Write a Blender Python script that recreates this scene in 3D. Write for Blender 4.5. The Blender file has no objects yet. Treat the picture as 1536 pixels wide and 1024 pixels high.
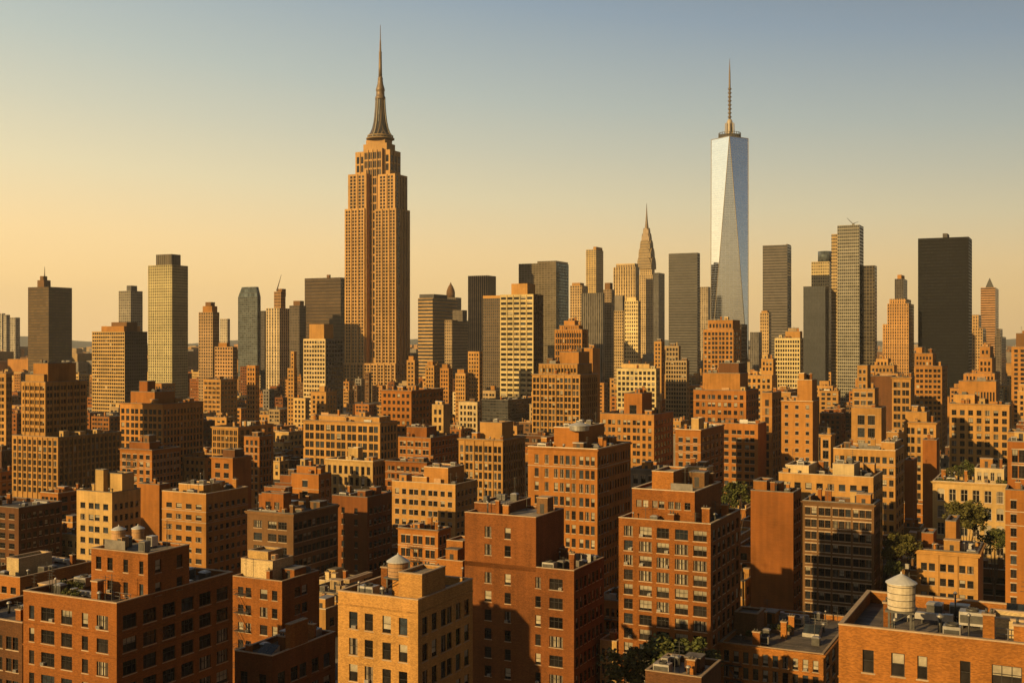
import bpy, math, random
import numpy as np

# ------------------------------------------------------------------ camera, sky, sun, exposure
SC = bpy.context.scene
COL = SC.collection
CAM_H, FPX = 70.0, 1719.0            # camera height (m), focal length in photo pixels (1536 wide)
cam = bpy.data.objects.new('camera', bpy.data.cameras.new('camera'))
COL.objects.link(cam)
SC.camera = cam
cam.location = (0, 0, CAM_H)
cam.rotation_euler = (math.radians(90), 0, 0)
cam.data.sensor_width = 36.0
cam.data.lens = 36.0 * FPX / 1536
cam.data.clip_start = 1.0
cam.data.clip_end = 60000
SUN_AZ = (-0.72, -0.69)              # horizontal direction towards the sun (behind the camera, to its left)
SUN_EL = math.radians(17.0)

world = bpy.data.worlds.new('World')
SC.world = world
world.use_nodes = True


def build_sky():
    nt = world.node_tree
    N, L = nt.nodes, nt.links
    bg = N['Background']
    sky = N.new('ShaderNodeTexSky')
    sky.sky_type = 'NISHITA'
    sky.sun_disc = False
    sky.sun_elevation = SUN_EL
    sky.sun_rotation = math.atan2(SUN_AZ[0], SUN_AZ[1])
    sky.dust_density = 3.0
    tc = N.new('ShaderNodeTexCoord')
    sep = N.new('ShaderNodeSeparateXYZ')
    L.new(tc.outputs['Generated'], sep.inputs[0])

    def m(op, a, b=None):
        n = N.new('ShaderNodeMath')
        n.operation = op
        for i, v in enumerate((a, b)):
            if v is None:
                continue
            if isinstance(v, (int, float)):
                n.inputs[i].default_value = v
            else:
                L.new(v, n.inputs[i])
        return n.outputs[0]
    # the glow of the low sun: warmer and brighter towards -x, so the bands sit higher there
    z = m('MULTIPLY', sep.outputs[2], m('ADD', 1.0, m('MULTIPLY', sep.outputs[0], 0.45)))
    ramp = N.new('ShaderNodeValToRGB')
    cr = ramp.color_ramp
    stops = [(-.05, (.90, .555, .245)), (.045, (1.0, .67, .285)), (.075, (.95, .675, .32)), (.122, (.765, .655, .40)),
             (.165, (.59, .575, .43)), (.206, (.456, .503, .445)), (.285, (.27, .355, .425)), (.42, (.12, .16, .215)), (.65, (.05, .065, .09)), (1.0, (.025, .035, .055))]
    lo, hi = -.06, 1.0
    while len(cr.elements) < len(stops):
        cr.elements.new(0.5)
    for e, (p, c) in zip(cr.elements, stops):
        e.position = (p - lo) / (hi - lo)
    for e, (p, c) in zip(cr.elements, stops):
        e.color = (*c, 1)
    L.new(m('DIVIDE', m('SUBTRACT', z, lo), hi - lo), ramp.inputs[0])
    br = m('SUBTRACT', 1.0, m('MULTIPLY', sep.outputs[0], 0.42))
    br = m('ADD', br, m('MULTIPLY', m('MAXIMUM', m('SUBTRACT', m('MULTIPLY', sep.outputs[0], -1.0), 0.45), 0.0), 0.8))   # added glow in the unseen sky at -x, whitens the mirrored skyscraper's facet
    back = m('MINIMUM', m('MAXIMUM', m('MULTIPLY', sep.outputs[1], -1.3), 0.0), 1.0)   # the unseen sky behind the camera, dimmed to darken reflections and shaded walls
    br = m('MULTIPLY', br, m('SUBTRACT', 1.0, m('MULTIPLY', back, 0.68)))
    vm = N.new('ShaderNodeVectorMath')
    vm.operation = 'SCALE'
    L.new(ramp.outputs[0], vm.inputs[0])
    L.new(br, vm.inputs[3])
    ns = N.new('ShaderNodeVectorMath')
    ns.operation = 'SCALE'
    L.new(sky.outputs[0], ns.inputs[0])
    ns.inputs[3].default_value = 0.1
    mix = N.new('ShaderNodeMix')
    mix.data_type = 'RGBA'
    mix.inputs[0].default_value = 0.88
    L.new(ns.outputs[0], mix.inputs[6])
    L.new(vm.outputs[0], mix.inputs[7])
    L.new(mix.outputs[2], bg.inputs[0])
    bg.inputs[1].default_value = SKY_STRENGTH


SKY_STRENGTH = 0.83
build_sky()
sun_d = bpy.data.lights.new('sun', 'SUN')
sun_d.energy = 5.0
sun_d.angle = math.radians(0.5)
sun_d.color = (1.0, 0.69, 0.28)
sun = bpy.data.objects.new('sun', sun_d)
COL.objects.link(sun)
_n = math.hypot(*SUN_AZ)
# a sun lamp shines along its own -Z: pitch it down to the elevation, then turn it about Z
sun.rotation_euler = (math.radians(90) - SUN_EL, 0, math.atan2(SUN_AZ[1], SUN_AZ[0]) + math.radians(90))
sun.location = (-400, -300, 600)
vs = SC.view_settings
vs.view_transform = 'Standard'
vs.look = 'None'
vs.exposure = 0.36
vs.gamma = 1.0
vs.use_curve_mapping = False
cy = SC.cycles
cy.max_bounces = 5
cy.diffuse_bounces = 3
cy.glossy_bounces = 3
cy.volume_bounces = 0
cy.use_denoising = True
cy.sample_clamp_indirect = 4.0
cy.caustics_reflective = False
cy.caustics_refractive = False

rng = random.Random(7)

# ------------------------------------------------------------------ materials
MATS = {}


class NT:
    def __init__(self, name):
        self.m = bpy.data.materials.new(name)
        self.m.use_nodes = True
        self.t = self.m.node_tree
        self.N, self.L = self.t.nodes, self.t.links
        self.p = self.N['Principled BSDF']

    def node(self, typ, **kw):
        n = self.N.new(typ)
        for k, v in kw.items():
            setattr(n, k, v)
        return n

    def put(self, sock, v):
        if isinstance(v, (int, float)):
            sock.default_value = v
        elif isinstance(v, (tuple, list)):
            sock.default_value = tuple(v) if len(v) == len(sock.default_value) else (*v, 1)
        else:
            self.L.new(v, sock)

    def math(self, op, a, b=None, c=None):
        n = self.node('ShaderNodeMath', operation=op)
        for i, v in enumerate((a, b, c)):
            if v is not None:
                self.put(n.inputs[i], v)
        return n.outputs[0]

    def mix(self, f, a, b, blend='MIX'):
        n = self.node('ShaderNodeMix', data_type='RGBA', blend_type=blend)
        self.put(n.inputs[0], f)
        self.put(n.inputs[6], a)
        self.put(n.inputs[7], b)
        return n.outputs[2]

    def vec(self, x, y, z):
        n = self.node('ShaderNodeCombineXYZ')
        for i, v in enumerate((x, y, z)):
            self.put(n.inputs[i], v)
        return n.outputs[0]

    def noise(self, v, scale, detail=3.0, rough=.6):
        n = self.node('ShaderNodeTexNoise')
        self.L.new(v, n.inputs['Vector'])
        n.inputs['Scale'].default_value = scale
        n.inputs['Detail'].default_value = detail
        n.inputs['Roughness'].default_value = rough
        return n.outputs['Fac']

    def remap(self, v, a, b, c, d):
        n = self.node('ShaderNodeMapRange')
        self.put(n.inputs[0], v)
        for i, x in enumerate((a, b, c, d)):
            n.inputs[i + 1].default_value = x
        return n.outputs[0]

    def wallco(self):
        """(along the wall, height, position) in the object's own space"""
        tc = self.node('ShaderNodeTexCoord')
        s = self.node('ShaderNodeSeparateXYZ')
        self.L.new(tc.outputs['Object'], s.inputs[0])
        return self.math('ADD', s.outputs[0], s.outputs[1]), s.outputs[2], tc.outputs['Object']


def scl(c, k):
    return tuple(min(1, x * k) for x in c)


def mat_wall(name, col, rough=.9, brick=False, var=.22):
    """masonry: course-wise streaks, soft stains, weather streaks down the wall, single odd bricks"""
    if name in MATS:
        return MATS[name]
    t = NT(name)
    h, z, pos = t.wallco()
    oi = t.node('ShaderNodeObjectInfo')
    rnd = oi.outputs['Random']
    shift = t.math('MULTIPLY', rnd, 57.0)
    big = t.noise(t.vec(t.math('ADD', t.math('MULTIPLY', h, .10), shift), t.math('MULTIPLY', z, .10), shift), 1.0, 4)
    course = t.noise(t.vec(t.math('MULTIPLY', h, .55), t.math('MULTIPLY', z, 5.0), shift), 1.0, 3, .75)
    drip = t.noise(t.vec(t.math('MULTIPLY', h, .9), t.math('MULTIPLY', z, .045), shift), 1.0, 3, .6)
    f = t.math('MULTIPLY', t.remap(big, .3, .7, 1 - var, 1 + var), t.remap(course, .25, .75, .80, 1.18))
    f = t.math('MULTIPLY', f, t.remap(drip, .3, .7, .80, 1.10))
    soot = t.noise(t.vec(t.math('ADD', t.math('MULTIPLY', h, .045), shift), t.math('MULTIPLY', z, .03), shift), 1.0, 5, .7)
    f = t.math('MULTIPLY', f, t.remap(soot, .38, .62, .82, 1.06))
    f = t.math('MULTIPLY', f, t.remap(rnd, 0, 1, .86, 1.12))
    height = course
    if brick:
        row = t.math('FLOOR', t.math('DIVIDE', z, .085))
        bx = t.math('FLOOR', t.math('ADD', t.math('DIVIDE', h, .24), t.math('MULTIPLY', row, .5)))
        wn = t.node('ShaderNodeTexWhiteNoise', noise_dimensions='2D')
        t.L.new(t.vec(bx, row, 0), wn.inputs['Vector'])
        f = t.math('MULTIPLY', f, t.remap(wn.outputs['Value'], 0, 1, .72, 1.25))
    v = t.node('ShaderNodeVectorMath', operation='SCALE')
    v.inputs[0].default_value = col
    t.L.new(f, v.inputs[3])
    hue = t.mix(t.remap(big, .35, .65, 0, .35), v.outputs[0], scl((col[0] * .8, col[1] * .72, col[2] * .7), 1.0))
    t.L.new(hue, t.p.inputs['Base Color'])
    t.p.inputs['Roughness'].default_value = rough
    t.p.inputs['Specular IOR Level'].default_value = .2
    b = t.node('ShaderNodeBump')
    b.inputs['Strength'].default_value = .5
    b.inputs['Distance'].default_value = .06 if brick else .04
    t.L.new(height, b.inputs['Height'])
    t.L.new(b.outputs[0], t.p.inputs['Normal'])
    MATS[name] = t.m
    return t.m


def mat_noise(name, c1, c2, scale=1.0, rough=.85, metal=0.0, detail=5, bump=0.0, spec=.3):
    if name in MATS:
        return MATS[name]
    t = NT(name)
    tc = t.node('ShaderNodeTexCoord')
    n = t.noise(tc.outputs['Object'], scale, detail, .65)
    oi = t.node('ShaderNodeObjectInfo')
    c = t.mix(t.remap(n, .3, .7, 0, 1), c1, c2)
    sc_ = t.node('ShaderNodeVectorMath', operation='SCALE')
    t.L.new(c, sc_.inputs[0])
    t.L.new(t.remap(oi.outputs['Random'], 0, 1, .8, 1.15), sc_.inputs[3])
    t.L.new(sc_.outputs[0], t.p.inputs['Base Color'])
    t.p.inputs['Roughness'].default_value = rough
    t.p.inputs['Metallic'].default_value = metal
    t.p.inputs['Specular IOR Level'].default_value = spec
    if bump:
        b = t.node('ShaderNodeBump')
        b.inputs['Strength'].default_value = bump
        b.inputs['Distance'].default_value = .1
        t.L.new(n, b.inputs['Height'])
        t.L.new(b.outputs[0], t.p.inputs['Normal'])
    MATS[name] = t.m
    return t.m


def mat_glass(name, col, rough=.07, spec=.5):
    if name in MATS:
        return MATS[name]
    t = NT(name)
    oi = t.node('ShaderNodeObjectInfo')
    tc = t.node('ShaderNodeTexCoord')
    n = t.noise(tc.outputs['Object'], .9, 2)
    f = t.math('MULTIPLY', t.remap(oi.outputs['Random'], 0, 1, .4, 1.9), t.remap(n, .3, .7, .6, 1.4))
    v = t.node('ShaderNodeVectorMath', operation='SCALE')
    v.inputs[0].default_value = col
    t.L.new(f, v.inputs[3])
    t.L.new(v.outputs[0], t.p.inputs['Base Color'])
    t.p.inputs['Roughness'].default_value = rough
    t.p.inputs['Specular IOR Level'].default_value = spec
    MATS[name] = t.m
    return t.m


_cw = [0]


def mat_tower(col, win, px, pz, wx, wz, rough=.15, met=.0, var=.5, flat=False, x0=0.0, z0=0.0, spec=.22):
    """a far tower's skin: bays px by storeys pz (m), the opening wx by wz of each; var = how much single panes differ"""
    _cw[0] += 1
    if not flat:
        win = scl(win, .62)
        if max(col) < .26:
            col = scl(col, .72)
    t = NT('tower_skin_%d' % _cw[0])
    tc = t.node('ShaderNodeTexCoord')
    s = t.node('ShaderNodeSeparateXYZ')
    t.L.new(tc.outputs['Object'], s.inputs[0])
    g = t.node('ShaderNodeNewGeometry')
    vt = t.node('ShaderNodeVectorTransform', vector_type='NORMAL', convert_from='WORLD', convert_to='OBJECT')
    t.L.new(g.outputs['True Normal'], vt.inputs[0])
    sn = t.node('ShaderNodeSeparateXYZ')
    t.L.new(vt.outputs[0], sn.inputs[0])
    side = t.math('GREATER_THAN', t.math('ABSOLUTE', sn.outputs[0]), .6)
    hx = t.math('ADD', t.math('MULTIPLY', s.outputs[0], t.math('SUBTRACT', 1.0, side)), t.math('MULTIPLY', s.outputs[1], side))
    h = t.math('DIVIDE', t.math('SUBTRACT', hx, x0), px)
    v = t.math('DIVIDE', t.math('SUBTRACT', s.outputs[2], z0), pz)
    mx = t.math('LESS_THAN', t.math('ABSOLUTE', t.math('SUBTRACT', t.math('FRACT', h), .5)), wx / 2)
    mz = t.math('LESS_THAN', t.math('ABSOLUTE', t.math('SUBTRACT', t.math('FRACT', v), .5)), wz / 2)
    mask = t.math('MULTIPLY', mx, mz)
    wn = t.node('ShaderNodeTexWhiteNoise', noise_dimensions='3D')
    t.L.new(t.vec(t.math('FLOOR', h), t.math('FLOOR', v), side), wn.inputs['Vector'])
    big = t.noise(tc.outputs['Object'], .045, 3)
    fl = t.node('ShaderNodeTexWhiteNoise', noise_dimensions='1D')
    t.L.new(t.math('FLOOR', v), fl.inputs['W'])
    if not flat:                                        # storeys differ a little; a few are plant floors behind louvres
        plant = t.math('GREATER_THAN', fl.outputs['Value'], .955)
        mask = t.math('MULTIPLY', mask, t.math('SUBTRACT', 1.0, t.math('MULTIPLY', plant, .7)))
        storey = t.math('MULTIPLY', t.remap(fl.outputs['Value'], 0, 1, .84, 1.12), t.math('SUBTRACT', 1.0, t.math('MULTIPLY', plant, .38)))
    else:
        storey = t.remap(fl.outputs['Value'], 0, 1, .97, 1.02)
    gl = t.node('ShaderNodeVectorMath', operation='SCALE')
    gl.inputs[0].default_value = win
    t.L.new(t.math('MULTIPLY', t.remap(wn.outputs['Value'], 0, 1, 1 - var, 1 + var), t.remap(big, .3, .7, .99 if flat else .75, 1.01 if flat else 1.25)), gl.inputs[3])
    wl = t.node('ShaderNodeVectorMath', operation='SCALE')
    wl.inputs[0].default_value = col
    fine = t.noise(tc.outputs['Object'], .35, 4, .7)
    t.L.new(t.math('MULTIPLY', storey, t.math('MULTIPLY', t.remap(big, .3, .7, .85, 1.12), t.remap(fine, .3, .7, .82, 1.15))), wl.inputs[3])
    t.L.new(t.mix(mask, wl.outputs[0], gl.outputs[0]), t.p.inputs['Base Color'])
    t.L.new(t.remap(mask, 0, 1, .8, rough), t.p.inputs['Roughness'])
    if met:
        t.L.new(t.math('MULTIPLY', mask, met), t.p.inputs['Metallic'])
    t.p.inputs['Specular IOR Level'].default_value = spec
    if flat:
        t.p.inputs['Metallic'].default_value = met
        for l in list(t.p.inputs['Metallic'].links):
            t.L.remove(l)
        t.p.inputs['Metallic'].default_value = met
        t.L.new(t.remap(mask, 0, 1, .3, rough), t.p.inputs['Roughness'])
        return t.m
    b = t.node('ShaderNodeBump')
    b.inputs['Strength'].default_value = .6
    b.inputs['Distance'].default_value = .5
    t.L.new(t.math('SUBTRACT', 1.0, mask), b.inputs['Height'])
    t.L.new(b.outputs[0], t.p.inputs['Normal'])
    return t.m


WALLS = {
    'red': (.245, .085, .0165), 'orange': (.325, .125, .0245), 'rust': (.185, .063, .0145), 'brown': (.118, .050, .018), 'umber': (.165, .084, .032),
    'tan': (.405, .210, .058), 'ochre': (.385, .175, .041), 'cream': (.47, .295, .106), 'pale': (.53, .385, .19), 'stone': (.33, .225, .11),
    'grey': (.20, .17, .135), 'ivory': (.56, .425, .20), 'slate': (.09, .082, .074)}
NEAR_WALL = set()


def wallmat(c, near=False):
    if not isinstance(c, str):
        return c
    return mat_wall(('brick_' if near else 'masonry_') + c, WALLS[c], brick=near)


ROOF = mat_noise('roof_tar', (.03, .024, .02), (.12, .09, .065), .55, .9, bump=.3)
ROOF_L = mat_noise('roof_membrane', (.20, .165, .13), (.34, .28, .21), .3, .8, bump=.2)


def mat_roof(name, c1, c2, strip):
    t = NT(name)
    tc = t.node('ShaderNodeTexCoord')
    oi = t.node('ShaderNodeObjectInfo')
    n = t.noise(tc.outputs['Object'], .5, 6, .7)
    pud = t.noise(tc.outputs['Object'], .16, 3, .5)
    bt = t.node('ShaderNodeTexBrick')
    t.L.new(tc.outputs['Object'], bt.inputs['Vector'])
    bt.inputs['Scale'].default_value = 1.0
    bt.inputs['Brick Width'].default_value = 7.0
    bt.inputs['Row Height'].default_value = strip
    bt.inputs['Mortar Size'].default_value = .05
    bt.inputs['Color1'].default_value = (.75, .75, .75, 1)
    bt.inputs['Color2'].default_value = (1.25, 1.25, 1.25, 1)
    bt.inputs['Mortar'].default_value = (.4, .4, .4, 1)
    c = t.mix(t.remap(n, .3, .7, 0, 1), c1, c2)
    c = t.mix(1.0, c, bt.outputs['Color'], 'MULTIPLY')
    c = t.mix(t.remap(pud, .55, .62, 0, .55), c, scl(c1, .7))
    v = t.node('ShaderNodeVectorMath', operation='SCALE')
    t.L.new(c, v.inputs[0])
    t.L.new(t.remap(oi.outputs['Random'], 0, 1, .6, 1.4), v.inputs[3])
    t.L.new(v.outputs[0], t.p.inputs['Base Color'])
    t.L.new(t.remap(pud, .55, .62, .9, .55), t.p.inputs['Roughness'])
    return t.m


ROOF = mat_roof('roof_tar_sheet', (.045, .036, .03), (.13, .10, .075), 1.1)
ROOF_L = mat_roof('roof_pale_sheet', (.16, .13, .10), (.30, .245, .18), 1.6)
COPE = mat_noise('coping_stone', (.40, .30, .20), (.58, .46, .32), .8, .8)
COPE_D = mat_noise('coping_metal', (.10, .085, .07), (.2, .17, .14), .8, .6)
FRAME_D = mat_noise('frame_dark', (.018, .014, .012), (.035, .028, .022), 1, .5)
FRAME_L = mat_noise('frame_pale', (.35, .27, .18), (.5, .4, .28), 1, .6)
GLASS = mat_glass('window_glass', (.014, .0115, .010), spec=.28)
GLASS_B = mat_glass('window_glass_blue', (.022, .026, .03), spec=.4)
BLIND = mat_noise('blind_cloth', (.20, .165, .11), (.40, .335, .24), .8, .9)
CURTAIN = mat_noise('curtain_cloth', (.09, .07, .05), (.22, .17, .12), 1.5, .9)
SILL = mat_noise('sill_stone', (.30, .20, .12), (.42, .30, .19), 1.5, .85)
METAL = mat_noise('galvanised_metal', (.28, .25, .22), (.46, .42, .38), 1.2, .45, .5)
METAL_D = mat_noise('dark_metal', (.05, .045, .04), (.11, .10, .085), 1.2, .5, .4)
STEEL = mat_noise('spire_steel', (.30, .25, .18), (.42, .34, .25), .1, .65, .25)
WOOD = mat_noise('tank_planks', (.34, .27, .18), (.58, .48, .34), 1.3, .85)
WOOD_O = mat_noise('tank_planks_brown', (.30, .16, .07), (.44, .26, .12), 1.3, .85)
DECK = mat_noise('terrace_deck', (.16, .09, .045), (.28, .17, .09), 1.0, .9)
BARK = mat_noise('bark', (.06, .04, .025), (.13, .09, .055), 2.0, .95)


def mat_leaf(name, col):
    t = NT(name)
    tc = t.node('ShaderNodeTexCoord')
    g = t.node('ShaderNodeNewGeometry')
    n = t.noise(tc.outputs['Object'], .8, 4)
    f = t.math('MULTIPLY', t.remap(n, .3, .7, .5, 1.5), t.remap(g.outputs['Random Per Island'], 0, 1, .55, 1.5))
    v = t.node('ShaderNodeVectorMath', operation='SCALE')
    v.inputs[0].default_value = col
    t.L.new(f, v.inputs[3])
    t.L.new(t.mix(t.remap(g.outputs['Random Per Island'], .7, 1, 0, .4), v.outputs[0], (.12, .09, .02)), t.p.inputs['Base Color'])
    t.p.inputs['Roughness'].default_value = .7
    t.p.inputs['Specular IOR Level'].default_value = .25
    return t.m


LEAF = mat_leaf('leaf_green', (.060, .066, .014))
LEAF_O = mat_leaf('leaf_olive', (.078, .068, .014))
GROUND = mat_noise('ground_city', (.035, .03, .026), (.10, .085, .07), .03, .95)
ASPHALT = mat_noise('asphalt', (.04, .038, .036), (.06, .056, .052), .4, .9)
PAVE = mat_noise('pavement_concrete', (.18, .16, .13), (.26, .23, .19), .5, .9)
PAINT = mat_noise('road_paint', (.5, .46, .38), (.65, .6, .5), .7, .8)
HILL = mat_noise('hill_scrub', (.05, .055, .04), (.11, .10, .07), .004, .95)

# ------------------------------------------------------------------ geometry helpers
YAW = math.radians(26.4)              # the street grid is turned 26.4 degrees from the view
CG, SG = math.cos(YAW), math.sin(YAW)


def g2w(u, w):
    return u * CG + w * SG, -u * SG + w * CG


def w2g(x, y):
    return x * CG - y * SG, x * SG + y * CG


def proj(u, w, z):
    x, y = g2w(u, w)
    return 768 + FPX * x / y, 512 + FPX * (CAM_H - z) / y, y


def tn(px):
    return (px - 768) / FPX


class MB:
    def __init__(self):
        self.v, self.f, self.mi, self.mats, self.smooth = [], [], [], [], []

    def slot(self, m):
        if m not in self.mats:
            self.mats.append(m)
        return self.mats.index(m)

    def poly(self, pts, m, smooth=False):
        i = len(self.v)
        self.v += pts
        self.f.append(tuple(range(i, i + len(pts))))
        self.mi.append(self.slot(m))
        self.smooth.append(smooth)

    def mesh_faces(self, verts, faces, m, smooth=False):
        i = len(self.v)
        self.v += verts
        k = self.slot(m)
        for f in faces:
            self.f.append(tuple(i + a for a in f))
            self.mi.append(k)
            self.smooth.append(smooth)

    def box(self, x0, x1, y0, y1, z0, z1, m, bottom=True):
        V = [(x0, y0, z0), (x1, y0, z0), (x1, y1, z0), (x0, y1, z0), (x0, y0, z1), (x1, y0, z1), (x1, y1, z1), (x0, y1, z1)]
        F = [(0, 1, 5, 4), (1, 2, 6, 5), (2, 3, 7, 6), (3, 0, 4, 7), (4, 5, 6, 7)]
        if bottom:
            F.append((3, 2, 1, 0))
        self.mesh_faces(V, F, m)

    def frustum(self, cx, cy_, z0, z1, ax0, ay0, ax1, ay1, m):
        V = [(cx + sx * a, cy_ + sy * b, z) for (a, b, z) in ((ax0, ay0, z0), (ax1, ay1, z1)) for sx, sy in ((-1, -1), (1, -1), (1, 1), (-1, 1))]
        self.mesh_faces(V, [(0, 1, 5, 4), (1, 2, 6, 5), (2, 3, 7, 6), (3, 0, 4, 7), (4, 5, 6, 7)], m)

    def lathe(self, prof, n, m, cx=0, cy_=0, smooth=True, cap=True, ph=0.0):
        i0 = []
        V, F = [], []
        for r, z in prof:
            i0.append(len(V))
            V += [(cx + r * math.cos(ph + 2 * math.pi * k / n), cy_ + r * math.sin(ph + 2 * math.pi * k / n), z) for k in range(n)]
        for a, b in zip(i0, i0[1:]):
            F += [(a + k, a + (k + 1) % n, b + (k + 1) % n, b + k) for k in range(n)]
        if cap:
            F.append(tuple(range(i0[-1], i0[-1] + n)))
            F.append(tuple(reversed(range(i0[0], i0[0] + n))))
        self.mesh_faces(V, F, m, smooth)

    def bar(self, a, b, r, m, n=5):
        ax = [b[i] - a[i] for i in range(3)]
        l = math.sqrt(sum(c * c for c in ax)) or 1
        ax = [c / l for c in ax]
        h = (0, 0, 1) if abs(ax[2]) < .9 else (1, 0, 0)
        p = (ax[1] * h[2] - ax[2] * h[1], ax[2] * h[0] - ax[0] * h[2], ax[0] * h[1] - ax[1] * h[0])
        lp = math.sqrt(sum(c * c for c in p))
        p = [c / lp for c in p]
        q = (ax[1] * p[2] - ax[2] * p[1], ax[2] * p[0] - ax[0] * p[2], ax[0] * p[1] - ax[1] * p[0])
        r2 = r if isinstance(r, tuple) else (r, r)
        V = []
        for c, rr in ((a, r2[0]), (b, r2[1])):
            for k in range(n):
                t = 2 * math.pi * k / n
                V.append(tuple(c[i] + rr * (math.cos(t) * p[i] + math.sin(t) * q[i]) for i in range(3)))
        F = [(k, (k + 1) % n, n + (k + 1) % n, n + k) for k in range(n)] + [tuple(range(n, 2 * n)), tuple(reversed(range(n)))]
        self.mesh_faces(V, F, m, n > 5)

    def mesh(self, name):
        me = bpy.data.meshes.new(name)
        me.from_pydata(self.v, [], self.f)
        for m in self.mats:
            me.materials.append(m)
        me.polygons.foreach_set('material_index', self.mi)
        me.polygons.foreach_set('use_smooth', self.smooth)
        me.update()
        return me

    def build(self, name, parent=None, loc=None):
        if not self.f:
            return None
        return link(name, self.mesh(name), parent, loc)


def link(name, data, parent=None, loc=None, rz=0.0):
    o = bpy.data.objects.new(name, data)
    COL.objects.link(o)
    if parent:
        o.parent = parent
    if loc:
        o.location = loc
    if rz:
        o.rotation_euler = (0, 0, rz)
    return o


def tag(o, label, cat, group=None):
    o['label'] = label
    o['category'] = cat
    if group:
        o['group'] = group
    return o


def struct(o, kind='structure'):
    o['kind'] = kind
    return o


def thing(name, label, cat, loc, rz=0.0, group=None):
    o = bpy.data.objects.new(name, None)
    COL.objects.link(o)
    o.location = loc
    o.rotation_euler = (0, 0, rz)
    o.empty_display_size = .5
    return tag(o, label, cat, group)


# ------------------------------------------------------------------ buildings: first the plan of all of them, then the meshes
BL = []
BOX = []                                # every solid: (u0, u1, w0, w1, z0, z1, building index)


class Mass:
    pass


def facade_cols(spec, W):
    """window spans along a wall of width W from groups of windows"""
    if spec[0] == 'cols':
        return spec[1]
    g, gi, gb, e = spec
    n = sum(g)
    unit = W / (n + sum(k - 1 for k in g) * gi + gb * (len(g) - 1) + 2 * e)
    out, x = [], e * unit
    for k in g:
        for j in range(k):
            out.append((x, x + unit))
            x += unit * (1 + gi)
        x += unit * (gb - gi)
    return out


def norm_cols(f, gb):
    if f is None:
        return None
    if isinstance(f, int):
        return ([1] * f, .3, gb * .8, gb * .85)
    if isinstance(f, str):
        return ([int(c) for c in f], .2, gb * .8, gb * .85)
    return f


def corner_plan(xl, xc, xr, D, L=None, W=None):
    tc = tn(xc)
    w0 = D * (tc * SG + CG)
    u1 = D * (tc * CG - SG)
    if W is None:
        t = tn(xl)
        Y = w0 / (t * SG + CG)
        u0 = Y * (t * CG - SG)
    else:
        u0 = u1 - W
    if L is None:
        t = tn(xr)
        Y = u1 / (t * CG - SG)
        w1 = Y * (t * SG + CG)
    else:
        w1 = w0 + L
    return u0, u1, w0, w1


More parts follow.
